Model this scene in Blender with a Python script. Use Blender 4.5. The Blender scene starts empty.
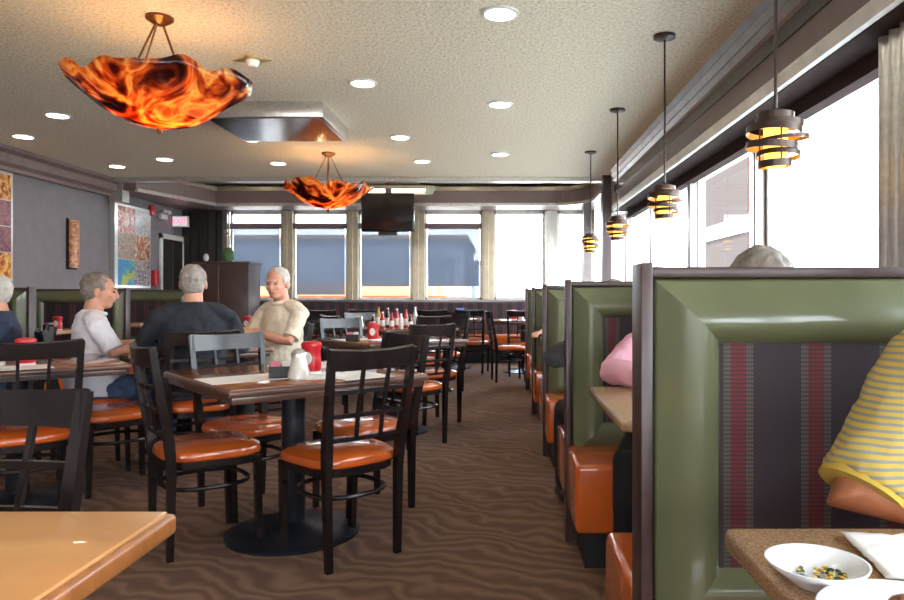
import bpy, bmesh, math, random
from mathutils import Vector, Matrix, noise
S = bpy.context.scene
C = S.collection
PI = math.pi
rnd = random.Random(4)

# ------------------------------------------------------------------ camera, sky, sun, exposure
cam_d = bpy.data.cameras.new('camera'); cam = bpy.data.objects.new('camera', cam_d); C.objects.link(cam)
cam.location = (0, 0, 1.13); cam.rotation_euler = (PI/2, 0, 0)
cam_d.sensor_width = 36; cam_d.lens = 36*700/904
cam_d.shift_x = -48/904; cam_d.shift_y = -6/904
cam_d.clip_start = 0.05; cam_d.clip_end = 300
S.camera = cam

W = bpy.data.worlds.new('sky'); S.world = W; W.use_nodes = True
_n = W.node_tree; _bg = _n.nodes['Background']
_tc = _n.nodes.new('ShaderNodeTexCoord'); _sx = _n.nodes.new('ShaderNodeSeparateXYZ'); _cr = _n.nodes.new('ShaderNodeValToRGB')
_n.links.new(_tc.outputs['Generated'], _sx.inputs[0]); _n.links.new(_sx.outputs['Z'], _cr.inputs[0]); _n.links.new(_cr.outputs[0], _bg.inputs[0])
_cr.color_ramp.elements[0].color = (0.97, 0.985, 1, 1); _cr.color_ramp.elements[1].color = (0.55, 0.76, 1, 1)
_bg.inputs[1].default_value = 7.0

sun_d = bpy.data.lights.new('sun', 'SUN'); sun = bpy.data.objects.new('sun', sun_d); C.objects.link(sun)
sun_d.energy = 14.0; sun_d.angle = 0.02; sun_d.color = (1, .95, .86)
sun.rotation_euler = (math.radians(38), 0, math.radians(-40))     # high, from behind left: shines on the far walls outside
sun.location = (-6, -6, 12)

S.view_settings.view_transform = 'Standard'; S.view_settings.look = 'None'
S.view_settings.gamma = 1; S.view_settings.use_curve_mapping = False
S.view_settings.exposure = 1.08

# ------------------------------------------------------------------ materials
def srgb(r, g, b):
    f = lambda c: (c/255)/12.92 if c/255 <= .04045 else (((c/255)+.055)/1.055)**2.4
    return (f(r), f(g), f(b), 1)
class NT:
    def __init__(s, name):
        s.m = bpy.data.materials.new(name); s.m.use_nodes = True; s.t = s.m.node_tree
        s.b = s.t.nodes['Principled BSDF']; s.out = s.t.nodes['Material Output']
    def n(s, typ, **kw):
        nd = s.t.nodes.new('ShaderNode'+typ)
        for k, v in kw.items():
            if k in nd.inputs.keys(): nd.inputs[k].default_value = v
            else: setattr(nd, k, v)
        return nd
    def l(s, a, b): s.t.links.new(a, b)
    def co(s, kind='Object', scale=(1, 1, 1), rot=(0, 0, 0)):
        tc = s.n('TexCoord'); mp = s.n('Mapping'); s.l(tc.outputs[kind], mp.inputs[0])
        mp.inputs['Scale'].default_value = scale; mp.inputs['Rotation'].default_value = rot
        return mp.outputs[0]
    def ramp(s, fac, stops, interp='LINEAR'):
        r = s.n('ValToRGB'); s.l(fac, r.inputs[0]); r.color_ramp.interpolation = interp
        e = r.color_ramp.elements
        while len(e) < len(stops): e.new(.5)
        for q, (p, c) in zip(e, stops): q.position = p; q.color = c
        return r.outputs[0]
    def bump(s, h, strength=.3, dist=.01):
        b = s.n('Bump'); b.inputs['Strength'].default_value = strength; b.inputs['Distance'].default_value = dist
        s.l(h, b.inputs['Height']); s.l(b.outputs[0], s.b.inputs['Normal'])
    def math(s, op, a, b=None):
        m = s.n('Math'); m.operation = op
        for i, v in enumerate((a, b)):
            if v is None: continue
            if isinstance(v, (int, float)): m.inputs[i].default_value = v
            else: s.l(v, m.inputs[i])
        return m.outputs[0]
def mat(name, col, rough=.5, metal=0, bump=0, bscale=60, var=0.06, vscale=8, coat=0, spec=.5, bdist=.004):
    t = NT(name); b = t.b
    co = t.co()
    nz = t.n('TexNoise', Scale=vscale, Detail=4.0); t.l(co, nz.inputs['Vector'])
    d = tuple(max(0, c*(1-var*2)) for c in col[:3])+(1,); u = tuple(min(1, c*(1+var*2)) for c in col[:3])+(1,)
    t.l(t.ramp(nz.outputs['Fac'], [(.3, d), (.7, u)]), b.inputs['Base Color'])
    b.inputs['Roughness'].default_value = rough; b.inputs['Metallic'].default_value = metal
    b.inputs['Coat Weight'].default_value = coat; b.inputs['Specular IOR Level'].default_value = spec
    if bump:
        n2 = t.n('TexNoise', Scale=bscale, Detail=3.0); t.l(co, n2.inputs['Vector'])
        t.bump(n2.outputs['Fac'], bump, bdist)
    return t.m
def emat(name, col, strength):
    t = NT(name); t.b.inputs['Base Color'].default_value = col
    t.b.inputs['Emission Color'].default_value = col; t.b.inputs['Emission Strength'].default_value = strength
    return t.m
M = {}
M['wood_dark'] = mat('dark_chair_paint', srgb(31, 24, 23), .27, var=.15, vscale=20, bump=.05)
M['wood_frame'] = mat('booth_trim_wood', srgb(66, 48, 47), .35, var=.15, vscale=14)
M['orange'] = mat('orange_vinyl', srgb(196, 90, 34), .2, var=.06, vscale=5, bump=.06, bscale=25, coat=.5)
M['green'] = mat('green_vinyl', srgb(96, 99, 72), .26, var=.05, vscale=4, bump=.12, bscale=7, coat=.45, bdist=.01)
M['black'] = mat('black_base', srgb(22, 22, 24), .5)
M['blackmetal'] = mat('black_metal_column', srgb(34, 38, 46), .28, metal=.3)
M['steel'] = mat('brushed_steel', (.62, .60, .56, 1), .28, metal=.9, vscale=30)
M['steel_dark'] = mat('dark_steel', (.22, .19, .19, 1), .3, metal=.85)
M['cream_post'] = mat('cream_post_paint', srgb(186, 174, 150), .3, metal=.35)
M['chrome'] = mat('polished_chrome', (.8, .8, .8, 1), .12, metal=1)
M['soffit'] = mat('soffit_brown', srgb(122, 102, 98), .4, var=.05)
M['soffit_dark'] = mat('soffit_dark_brown', srgb(70, 55, 55), .35, var=.05)
M['white_trim'] = mat('white_trim', srgb(225, 222, 214), .35)
M['wall'] = mat('grey_wall_paint', srgb(122, 115, 119), .7, var=.03, bump=.05, bscale=120)
M['door'] = mat('dark_door', srgb(40, 33, 32), .4)
M['panelwood'] = mat('dark_panel_wood', srgb(62, 42, 38), .35, var=.2, vscale=6)
M['white_ceramic'] = mat('white_ceramic', srgb(235, 235, 238), .15, var=.01, coat=.4)
M['paper'] = mat('white_paper', srgb(232, 228, 222), .7, var=.02)
M['red'] = mat('red_plastic', srgb(190, 26, 34), .3, var=.05)
M['bronze'] = mat('bronze_metal', srgb(120, 82, 48), .35, metal=.8)
M['pend_metal'] = mat('pendant_dark_bronze', srgb(62, 49, 43), .35, metal=.6)
M['skin'] = mat('skin', srgb(206, 148, 122), .5, var=.06, vscale=14)
M['skin_tan'] = mat('skin_tanned', srgb(160, 98, 66), .5, var=.08, vscale=14)
M['hair'] = mat('grey_hair', srgb(150, 142, 134), .7, var=.16, vscale=24, bump=.5, bscale=140)
M['hair_white'] = mat('white_hair', srgb(196, 188, 178), .7, var=.1, vscale=24, bump=.5, bscale=140)
M['hair_dark'] = mat('salt_pepper_hair', srgb(124, 114, 104), .7, var=.2, vscale=24, bump=.5, bscale=140)
M['eye'] = mat('eye_dark', srgb(40, 30, 28), .2)
M['lip'] = mat('lip', srgb(168, 96, 86), .5)
M['shirt_white'] = mat('white_cotton', srgb(216, 214, 220), .85, var=.03, bump=.15, bscale=14, bdist=.01)
M['shirt_cream'] = mat('cream_cotton', srgb(226, 214, 190), .85, var=.04, bump=.15, bscale=14, bdist=.01)
M['shirt_dark'] = mat('navy_black_cotton', srgb(32, 36, 44), .85, var=.08, bump=.15, bscale=14, bdist=.01)
M['shirt_blue'] = mat('slate_blue_cotton', srgb(48, 60, 84), .85, var=.08)
M['shirt_pink'] = mat('pink_cotton', srgb(222, 164, 178), .85, var=.05, bump=.2, bscale=16, bdist=.01)
M['shirt_grey'] = mat('charcoal_knit', srgb(66, 64, 66), .9, var=.1)
M['jeans'] = mat('blue_denim', srgb(62, 82, 112), .9, var=.2, vscale=20)
M['trouser'] = mat('black_trousers', srgb(24, 24, 28), .85, var=.1)
M['shoe'] = mat('white_shoe', srgb(200, 200, 200), .5)
M['shoe_dark'] = mat('dark_shoe', srgb(30, 26, 24), .4)
M['saltglass'] = mat('sugar_white_glass', srgb(214, 208, 196), .2, coat=.5)
M['pink_pack'] = mat('pink_sweetener_paper', srgb(224, 120, 140), .7)
M['blue_pack'] = mat('blue_label', srgb(90, 130, 190), .5)
M['brown_bottle'] = mat('brown_sauce_bottle', srgb(60, 28, 20), .2)
M['food_brown'] = mat('food_brown', srgb(140, 90, 60), .6, var=.5, vscale=90)
M['food_green'] = mat('food_green', srgb(90, 96, 50), .6, var=.5, vscale=120)
M['food_yellow'] = mat('food_yellow', srgb(196, 160, 60), .6, var=.4, vscale=120)
M['leaf'] = mat('leaf_green', srgb(60, 92, 50), .5)
M['terracotta'] = mat('amber_glass', srgb(150, 96, 40), .3)
M['tv'] = mat('tv_black', srgb(16, 18, 22), .22, var=.02)
M['asphalt'] = mat('asphalt', srgb(190, 188, 182), .9, spec=.1)
M['ext_blue'] = mat('blue_grey_siding', srgb(96, 100, 110), .9, spec=.1)
M['ext_tan'] = mat('tan_masonry', srgb(112, 88, 66), .9, spec=.1)
M['ext_orange'] = mat('rust_curb_paint', srgb(104, 40, 14), .9, spec=.1)
M['ext_white'] = mat('white_stucco', srgb(235, 235, 235), .8)
M['ext_window'] = mat('dark_window', srgb(70, 76, 90), .3)
M['downlight'] = emat('downlight_lamp', (1, .93, .82, 1), 14)
M['pend_glow'] = emat('pendant_glow', (1, .60, .10, 1), 1.1)

t = NT('popcorn_ceiling'); co = t.co()
v = t.n('TexNoise', Scale=50.0, Detail=6.0, Roughness=.75); t.l(co, v.inputs['Vector'])
t.l(t.ramp(v.outputs['Fac'], [(.30, srgb(164, 152, 130)), (.5, srgb(232, 222, 200)), (.7, srgb(250, 243, 226))]), t.b.inputs['Base Color'])
t.b.inputs['Roughness'].default_value = .95; t.bump(v.outputs['Fac'], .6, .02); t.b.inputs['Specular IOR Level'].default_value = .2; M['ceiling'] = t.m

t = NT('wavy_carpet'); co = t.co(rot=(0, 0, math.radians(24)))
nz = t.n('TexNoise', Scale=2.6, Detail=2.0); t.l(co, nz.inputs['Vector'])
mx = t.n('VectorMath'); mx.operation = 'MULTIPLY_ADD'; t.l(nz.outputs['Color'], mx.inputs[0]); mx.inputs[1].default_value = (.3, .5, 0); t.l(co, mx.inputs[2])
wv = t.n('TexWave', Scale=3.1, Distortion=3.2, Detail=2.5); wv.inputs['Detail Scale'].default_value = 2.2; wv.bands_direction = 'Y'; t.l(mx.outputs[0], wv.inputs['Vector'])
fn = t.n('TexNoise', Scale=120.0, Detail=3.0); t.l(co, fn.inputs['Vector'])
sm = t.math('ADD', t.math('MULTIPLY', wv.outputs['Fac'], .5), t.math('MULTIPLY', fn.outputs['Fac'], .5))
t.l(t.ramp(sm, [(.1, srgb(102, 76, 66)), (.5, srgb(120, 91, 76)), (.95, srgb(146, 116, 94))]), t.b.inputs['Base Color'])
t.b.inputs['Roughness'].default_value = .95; t.b.inputs['Specular IOR Level'].default_value = .15
t.bump(fn.outputs['Fac'], .4, .006); M['carpet'] = t.m

def woodtop(name, c1, c2, rough=.22, scale=(2, 14, 2)):
    t = NT(name); co = t.co(scale=scale)
    n1 = t.n('TexNoise', Scale=2.2, Detail=6.0, Distortion=.6); t.l(co, n1.inputs['Vector'])
    t.l(t.ramp(n1.outputs['Fac'], [(.3, c1), (.7, c2)]), t.b.inputs['Base Color'])
    t.b.inputs['Roughness'].default_value = rough; t.b.inputs['Coat Weight'].default_value = .3
    return t.m
M['top_wood'] = woodtop('table_laminate_brown', srgb(122, 74, 48), srgb(166, 108, 72), .15)
M['top_edge'] = woodtop('table_edge_brown', srgb(74, 48, 38), srgb(112, 76, 58), .3)
M['top_tan'] = woodtop('table_laminate_tan', srgb(192, 134, 78), srgb(214, 158, 98), .35, (1.5, 3, 1))
M['top_tan_edge'] = woodtop('table_edge_tan', srgb(140, 82, 40), srgb(168, 104, 54), .3)
t = NT('speckled_laminate'); co = t.co()
n1 = t.n('TexNoise', Scale=260.0, Detail=3.0, Roughness=.8); t.l(co, n1.inputs['Vector'])
t.l(t.ramp(n1.outputs['Fac'], [(.34, srgb(130, 98, 70)), (.5, srgb(172, 136, 100)), (.68, srgb(200, 166, 128))]), t.b.inputs['Base Color'])
t.b.inputs['Roughness'].default_value = .22; M['granite'] = t.m

def stripe_fabric(name, period=.167, axis='X', dim=1.0):
    t = NT(name); tc = t.n('TexCoord'); sp = t.n('SeparateXYZ'); t.l(tc.outputs['Object'], sp.inputs[0])
    x = sp.outputs[axis]; z = sp.outputs['Z']
    f = t.math('FRACT', t.math('DIVIDE', t.math('ADD', x, 50*period), period))
    # weave ticks along z and x
    tick = t.math('GREATER_THAN', t.math('FRACT', t.math('MULTIPLY', z, 110)), .45)
    tickx = t.math('GREATER_THAN', t.math('FRACT', t.math('MULTIPLY', x, 160)), .3)
    k = dim
    base = srgb(58*k, 50*k, 56*k); red = srgb(122*k, 46*k, 50*k); grn = srgb(98*k, 94*k, 84*k)
    stripe = t.ramp(f, [(0, base), (.07, grn), (.16, red), (.36, grn), (.45, base)], 'CONSTANT')
    mask = t.ramp(f, [(0, (0, 0, 0, 1)), (.07, (1, 1, 1, 1)), (.45, (0, 0, 0, 1))], 'CONSTANT')
    mk = t.math('MULTIPLY', mask, t.math('SUBTRACT', 1.0, t.math('MULTIPLY', tick, t.math('SUBTRACT', 1.3, tickx))))
    mk = t.n('Mix'); mk.data_type = 'RGBA'
    wt = t.math('MULTIPLY', t.math('MULTIPLY', t.math('ADD', .25, t.math('MULTIPLY', tick, .55)), t.math('ADD', .55, t.math('MULTIPLY', tickx, .45))), mask)
    t.l(wt, mk.inputs[0]); mk.inputs[6].default_value = base; t.l(stripe, mk.inputs[7])
    t.l(mk.outputs[2], t.b.inputs['Base Color']); t.b.inputs['Roughness'].default_value = .75
    t.b.inputs['Specular IOR Level'].default_value = .25
    return t.m
M['fabric'] = stripe_fabric('striped_upholstery')
t = NT('striped_shirt_knit'); tc = t.n('TexCoord'); sp = t.n('SeparateXYZ'); t.l(tc.outputs['Object'], sp.inputs[0])
nz = t.n('TexNoise', Scale=5.0); t.l(tc.outputs['Object'], nz.inputs['Vector'])
z = t.math('ADD', sp.outputs['Z'], t.math('MULTIPLY', nz.outputs['Fac'], .03))
f = t.math('FRACT', t.math('MULTIPLY', z, 90))
t.l(t.ramp(f, [(0, srgb(184, 154, 66)), (.50, srgb(184, 154, 66)), (.56, srgb(126, 126, 118)), (.94, srgb(126, 126, 118)), (1, srgb(184, 154, 66))]), t.b.inputs['Base Color'])
t.b.inputs['Roughness'].default_value = .9; t.bump(nz.outputs['Fac'], .3, .02); M['shirt_yellow'] = t.m

# thin clear glass, and a roller screen you can half see through
def glass(name, tint=(1, 1, 1, 1), gloss=.05):
    t = NT(name); t.t.nodes.remove(t.b)
    a = t.n('BsdfTransparent'); a.inputs[0].default_value = tint; g = t.n('BsdfGlossy'); g.inputs['Roughness'].default_value = .02
    mx = t.n('MixShader'); mx.inputs[0].default_value = gloss
    t.l(a.outputs[0], mx.inputs[1]); t.l(g.outputs[0], mx.inputs[2]); t.l(mx.outputs[0], t.out.inputs[0]); return t.m
M['glass'] = glass('window_glass', (.97, .99, 1, 1))
M['vessel'] = glass('clear_vessel', (.9, .92, .94, 1), .15)
t = NT('solar_screen'); t.t.nodes.remove(t.b)
a = t.n('BsdfTransparent'); a.inputs[0].default_value = (.50, .515, .54, 1); d = t.n('BsdfDiffuse'); d.inputs[0].default_value = (.22, .23, .26, 1)
tr = t.n('BsdfTranslucent'); tr.inputs[0].default_value = (.13, .145, .175, 1)
m1 = t.n('MixShader'); m1.inputs[0].default_value = .5; t.l(d.outputs[0], m1.inputs[1]); t.l(tr.outputs[0], m1.inputs[2])
m2 = t.n('MixShader'); m2.inputs[0].default_value = .5; t.l(a.outputs[0], m2.inputs[1]); t.l(m1.outputs[0], m2.inputs[2]); t.l(m2.outputs[0], t.out.inputs[0])
M['screen'] = t.m

# amber art glass, lit by the bulbs inside
t = NT('amber_art_glass'); co = t.co()
n1 = t.n('TexNoise', Scale=4.5, Detail=5.0, Distortion=1.6); t.l(co, n1.inputs['Vector'])
cr = t.ramp(n1.outputs['Fac'], [(.36, (.05, .008, .006, 1)), (.44, (.28, .035, .012, 1)), (.50, (.80, .19, .03, 1)), (.57, (1, .74, .20, 1)), (.64, (.85, .24, .05, 1)), (.74, (.20, .04, .02, 1))])
t.l(cr, t.b.inputs['Base Color']); t.b.inputs['Roughness'].default_value = .08; t.b.inputs['Coat Weight'].default_value = .6
tl = t.n('BsdfTranslucent'); t.l(cr, tl.inputs[0]); ms = t.n('MixShader'); ms.inputs[0].default_value = .62
t.l(t.b.outputs[0], ms.inputs[1]); t.l(tl.outputs[0], ms.inputs[2]); t.l(ms.outputs[0], t.out.inputs[0])
M['artglass'] = t.m

t = NT('red_brick'); co = t.co(scale=(1, 1, 1), rot=(PI/2, 0, PI/2))
bk = t.n('TexBrick', Scale=3.0); bk.inputs['Color1'].default_value = (.060, .020, .018, 1); bk.inputs['Color2'].default_value = (.045, .024, .022, 1); bk.inputs['Mortar'].default_value = (.055, .045, .042, 1)
t.l(co, bk.inputs['Vector']); t.l(bk.outputs[0], t.b.inputs['Base Color']); t.b.inputs['Roughness'].default_value = 1; t.b.inputs['Specular IOR Level'].default_value = 0; M['brick'] = t.m

def picture(name, stops, scale=9, seed=0.0, dist=2.0):
    t = NT(name); co = t.co(); ad = t.n('VectorMath'); ad.operation = 'ADD'; t.l(co, ad.inputs[0]); ad.inputs[1].default_value = (seed, seed*1.7, seed*.4)
    n1 = t.n('TexNoise', Scale=float(scale), Detail=2.5, Distortion=dist); t.l(ad.outputs[0], n1.inputs['Vector'])
    t.l(t.ramp(n1.outputs['Fac'], stops), t.b.inputs['Base Color']); t.b.inputs['Roughness'].default_value = .3
    return t.m
M['pic_a'] = picture('printed_photo_rust', [(.35, srgb(120, 30, 14)), (.48, srgb(208, 96, 44)), (.56, srgb(240, 220, 210)), (.66, srgb(168, 44, 20))], 8, 1)
M['pic_b'] = picture('printed_photo_ice', [(.35, srgb(140, 150, 160)), (.5, srgb(210, 214, 216)), (.62, srgb(196, 150, 120))], 10, 2)
M['pic_c'] = picture('printed_photo_tan', [(.35, srgb(150, 110, 90)), (.5, srgb(196, 160, 140)), (.62, srgb(120, 130, 90))], 9, 3)
M['pic_d'] = picture('printed_photo_cone', [(.35, srgb(220, 210, 200)), (.5, srgb(190, 120, 70)), (.62, srgb(130, 60, 30))], 7, 4)
M['pic_e'] = picture('printed_photo_blue', [(.4, srgb(40, 130, 180)), (.52, srgb(80, 160, 160)), (.58, srgb(190, 190, 40))], 4, 5, .5)
M['pic_f'] = picture('printed_photo_berry', [(.4, srgb(90, 30, 40)), (.5, srgb(220, 210, 205)), (.6, srgb(60, 50, 70))], 16, 6)
M['pic_g'] = picture('printed_photo_sauce', [(.4, srgb(120, 24, 14)), (.52, srgb(214, 130, 40)), (.62, srgb(230, 190, 90))], 7, 7)
M['pic_h'] = picture('printed_photo_plum', [(.4, srgb(110, 50, 62)), (.56, srgb(150, 90, 96)), (.66, srgb(90, 44, 50))], 6, 8)
M['sconce'] = picture('sconce_amber', [(.4, srgb(150, 78, 44)), (.6, srgb(206, 140, 96))], 14, 9)
M['exit_red'] = emat('exit_letter_red', (1, .12, .22, 1), 1.2)
M['exit_face'] = emat('exit_face', (.75, .74, .8, 1), .25)

# ------------------------------------------------------------------ mesh helpers
def finish(name, bm, m, parent=None, smooth=True, ang=35):
    me = bpy.data.meshes.new(name); bmesh.ops.recalc_face_normals(bm, faces=bm.faces)
    if smooth:
        for f in bm.faces: f.smooth = True
        for e in bm.edges:
            if len(e.link_faces) == 2 and e.calc_face_angle(0) > math.radians(ang): e.smooth = False
    bm.to_mesh(me); bm.free()
    o = bpy.data.objects.new(name, me); C.objects.link(o); me.materials.append(M[m] if isinstance(m, str) else m)
    if parent: o.parent = parent
    return o
def bm_(): return bmesh.new()
def box(bm, x0, x1, y0, y1, z0, z1, bev=0, seg=2):
    vs = [bm.verts.new((x, y, z)) for x in (x0, x1) for y in (y0, y1) for z in (z0, z1)]
    fs = [(0, 1, 3, 2), (4, 6, 7, 5), (0, 4, 5, 1), (2, 3, 7, 6), (0, 2, 6, 4), (1, 5, 7, 3)]
    ff = [bm.faces.new([vs[i] for i in f]) for f in fs]
    if bev:
        es = list({e for f in ff for e in f.edges})
        bmesh.ops.bevel(bm, geom=es, offset=bev, segments=seg, affect='EDGES', profile=.5)
def frames(pts, ref):
    out = []; n = len(pts)
    for i in range(n):
        a = pts[max(i-1, 0)]; b = pts[min(i+1, n-1)]; t = (b-a).normalized()
        rf = out[-1][1] if out else Vector(ref)          # carry the frame along the path, no twist
        u = rf - t*t.dot(rf)
        if u.length < 1e-3: u = Vector((0, 1, 0.01)) - t*t.dot(Vector((0, 1, 0.01)))
        u.normalize(); out.append((t, u, t.cross(u)))
    return out
def loft(bm, pts, rad, seg=14, ref=(1, 0, 0), cap='round', sq=0):
    pts = [Vector(p) for p in pts]; rad = [(r, r) if isinstance(r, (int, float)) else r for r in rad]
    fr = frames(pts, ref)
    ring = []
    def add(c, a, b, u, v):
        L = []
        for k in range(seg):
            th = 2*PI*k/seg + (PI/seg if sq else 0); cs, sn = math.cos(th), math.sin(th)
            L.append(bm.verts.new(c + u*a*cs + v*b*sn))
        ring.append(L)
    def caps(i, sgn):
        t, u, v = fr[i]; a, b = rad[i]; r = min(a, b)
        ks = (75, 50, 25) if sgn < 0 else (25, 50, 75)
        for d in ks:
            q = math.radians(d); add(pts[i]+t*sgn*r*math.sin(q)*.95, a*math.cos(q), b*math.cos(q), u, v)
    if cap == 'round': caps(0, -1)
    for i, p in enumerate(pts): add(p, rad[i][0], rad[i][1], fr[i][1], fr[i][2])
    if cap == 'round': caps(len(pts)-1, 1)
    for A, B in zip(ring, ring[1:]):
        for k in range(seg): bm.faces.new((A[k], A[(k+1) % seg], B[(k+1) % seg], B[k]))
    bm.faces.new(ring[0][::-1]); bm.faces.new(ring[-1])
def tube(bm, pts, r, seg=8, closed=False):
    if not closed: loft(bm, pts, [r]*len(pts), seg, ref=(.13, .07, 1), cap='flat'); return
    pts = [Vector(p) for p in pts]; n = len(pts); rings = []
    for i in range(n):
        t = (pts[(i+1) % n]-pts[i-1]).normalized(); u = Vector((0, 0, 1)) - t*t.z; u.normalize(); v = t.cross(u)
        rings.append([bm.verts.new(pts[i]+u*r*math.cos(2*PI*k/seg)+v*r*math.sin(2*PI*k/seg)) for k in range(seg)])
    for i in range(n):
        A, B = rings[i], rings[(i+1) % n]
        for k in range(seg): bm.faces.new((A[k], A[(k+1) % seg], B[(k+1) % seg], B[k]))
def bar(bm, pts, w, d, ref=(1, 0, 0)):       # rectangular section swept along a path: w along ref, d across
    pts = [Vector(p) for p in pts]; fr = frames(pts, ref); rings = []
    for i, (p, (t, u, v)) in enumerate(zip(pts, fr)):
        ww = w[i] if isinstance(w, (list, tuple)) else w; dd = d[i] if isinstance(d, (list, tuple)) else d
        rings.append([bm.verts.new(p+u*a*ww/2+v*b*dd/2) for a, b in ((-1, -1), (1, -1), (1, 1), (-1, 1))])
    for A, B in zip(rings, rings[1:]):
        for k in range(4): bm.faces.new((A[k], A[(k+1) % 4], B[(k+1) % 4], B[k]))
    bm.faces.new(rings[0][::-1]); bm.faces.new(rings[-1])
def lathe(bm, prof, seg=20, c=(0, 0, 0)):
    c = Vector(c); rings = []
    for r, z in prof:
        if r < 1e-5: rings.append([bm.verts.new(c+Vector((0, 0, z)))])
        else: rings.append([bm.verts.new(c+Vector((r*math.cos(2*PI*k/seg), r*math.sin(2*PI*k/seg), z))) for k in range(seg)])
    for A, B in zip(rings, rings[1:]):
        for k in range(seg):
            k2 = (k+1) % seg
            if len(A) == 1 and len(B) == 1: continue
            if len(A) == 1: bm.faces.new((A[0], B[k2], B[k]))
            elif len(B) == 1: bm.faces.new((A[k], A[k2], B[0]))
            else: bm.faces.new((A[k], A[k2], B[k2], B[k]))
    for R, rev in ((rings[0], True), (rings[-1], False)):
        if len(R) > 1: bm.faces.new(R[::-1] if rev else R)
def ell(bm, c, r, rot=None, u=16, v=10):
    g = bmesh.ops.create_uvsphere(bm, u_segments=u, v_segments=v, radius=1)['verts']
    mt = Matrix.Translation(Vector(c)) @ (rot.to_4x4() if rot else Matrix.Identity(4)) @ Matrix.Diagonal((r[0], r[1], r[2], 1))
    bmesh.ops.transform(bm, matrix=mt, verts=g)
def extrude_poly(bm, pts, z0, z1, axis='z'):
    def P(a, b, h): return (a, b, h) if axis == 'z' else ((h, a, b) if axis == 'x' else (a, h, b))
    A = [bm.verts.new(P(a, b, z0)) for a, b in pts]; B = [bm.verts.new(P(a, b, z1)) for a, b in pts]; n = len(pts)
    for k in range(n): bm.faces.new((A[k], A[(k+1) % n], B[(k+1) % n], B[k]))
    bm.faces.new(A[::-1]); bm.faces.new(B)
def bake(o, mods):
    """give o the modifiers in mods and keep the shape they make"""
    for typ, kw in mods:
        md = o.modifiers.new(typ.lower(), typ)
        for k, v in kw.items(): setattr(md, k, v)
    dg = bpy.context.evaluated_depsgraph_get(); dg.update()
    me = bpy.data.meshes.new_from_object(o.evaluated_get(dg)); old = o.data; o.modifiers.clear(); o.data = me
    me.name = o.name
    for p in me.polygons: p.use_smooth = True
    bpy.data.meshes.remove(old)
    return o
def thing(name, label, cat, loc=(0, 0, 0), rotz=0, group=None):
    o = bpy.data.objects.new(name, None); C.objects.link(o); o.empty_display_size = .1
    o.location = loc; o.rotation_euler = (0, 0, rotz); tag(o, label, cat, group); return o
def tag(o, label, cat, group=None, loc=None):
    o['label'] = label; o['category'] = cat
    if group: o['group'] = group
    if loc: o.location = loc
    return o
def struct(name, bm, m, parent=None, smooth=False):
    o = finish(name, bm, m, parent, smooth)
    if parent is None: o['kind'] = 'structure'
    return o
def sbox(name, m, *a, parent=None, bev=0):
    b = bm_(); box(b, *a, bev=bev); return struct(name, b, m, parent)
def dup(root, loc, rotz, label, group=None):
    def cp(o, par):
        c = o.copy(); C.objects.link(c); c.parent = par
        for g in kids[o.name]: cp(g, c)
        return c
    kids = {}
    def walk(o):
        kids[o.name] = list(o.children)
        for g in o.children: walk(g)
    walk(root)
    r = cp(root, None); r.location = loc; r.rotation_euler = (0, 0, rotz); r['label'] = label
    if group: r['group'] = group
    return r
R = math.radians

# ------------------------------------------------------------------ room
XL, XR, YB, YF, HC = -5.42, 1.72, 12.0, -5.0, 2.7
sbox('floor', 'carpet', XL-.2, XR+.2, YF-.2, YB+.2, -.1, 0)
sbox('ceiling', 'ceiling', XL-.2, XR+.2, YF-.2, 9.5, HC, HC+.5)
sbox('ceiling_alcove', 'ceiling', XL-.2, XR+.2, 9.5, YB+.2, 3.0, 3.2)
sbox('wall_left', 'wall', XL-.2, XL, YF, YB, 0, 3.0)
b = bm_(); box(b, XL, -3.9, YF-.2, YF, 0, 2.7); box(b, XL, XR, YF-.2, YF, 0, 1.0); box(b, XL, XR, YF-.2, YF, 2.3, 2.7)
for x in (-2.5, -1.1, .3): box(b, x-.08, x+.08, YF-.15, YF, 1.0, 2.3)
struct('wall_rear', b, 'wall')
# right wall: dado, head, posts
sbox('wall_right', 'panelwood', XR, XR+.2, YF, YB, 0, 1.0)
sbox('wall_right_head', 'soffit_dark', XR, XR+.2, YF, YB, 2.19, 3.0)
b = bm_(); box(b, XR-.04, XR+.2, YF, 11.4, .98, 1.03, .006); struct('trim_1', b, 'steel')       # sill
# soffit box running above the right windows
pro = [(1.46, HC), (1.46, 2.25), (1.44, 2.25), (1.44, 2.19), (XR, 2.19), (XR, HC)]
b = bm_(); extrude_poly(b, [(x, z) for x, z in pro], YF, 8.9, 'y'); struct('wall_right_soffit', b, 'soffit')
b = bm_(); extrude_poly(b, [(1.46, 2.70), (1.40, 2.70), (1.425, 2.66), (1.41, 2.64), (1.44, 2.60), (1.43, 2.58), (1.46, 2.55)], YF, 8.9, 'y'); struct('trim_2', b, mat('satin_grey_metal', (.30, .29, .27, 1), .38, metal=.7), smooth=False)
b = bm_(); extrude_poly(b, [(1.46, 2.51), (1.452, 2.51), (1.448, 2.42), (1.46, 2.42)], YF, 8.9, 'y'); struct('trim_3', b, mat('dark_mirror_strip', (.16, .17, .19, 1), .12, metal=.9))
b = bm_(); extrude_poly(b, [(1.455, 2.255), (1.42, 2.255), (1.42, 2.235), (1.43, 2.19), (1.455, 2.185)], YF, 8.9, 'y'); struct('trim_4', b, 'white_trim')
b = bm_(); box(b, 1.457, 1.70, YF, 8.9, 2.180, 2.189); box(b, 1.62, 1.70, YF, 8.9, 2.10, 2.18); struct('trim_5', b, mat('matte_dark_underside', srgb(62, 50, 48), .95, spec=.1))

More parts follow.
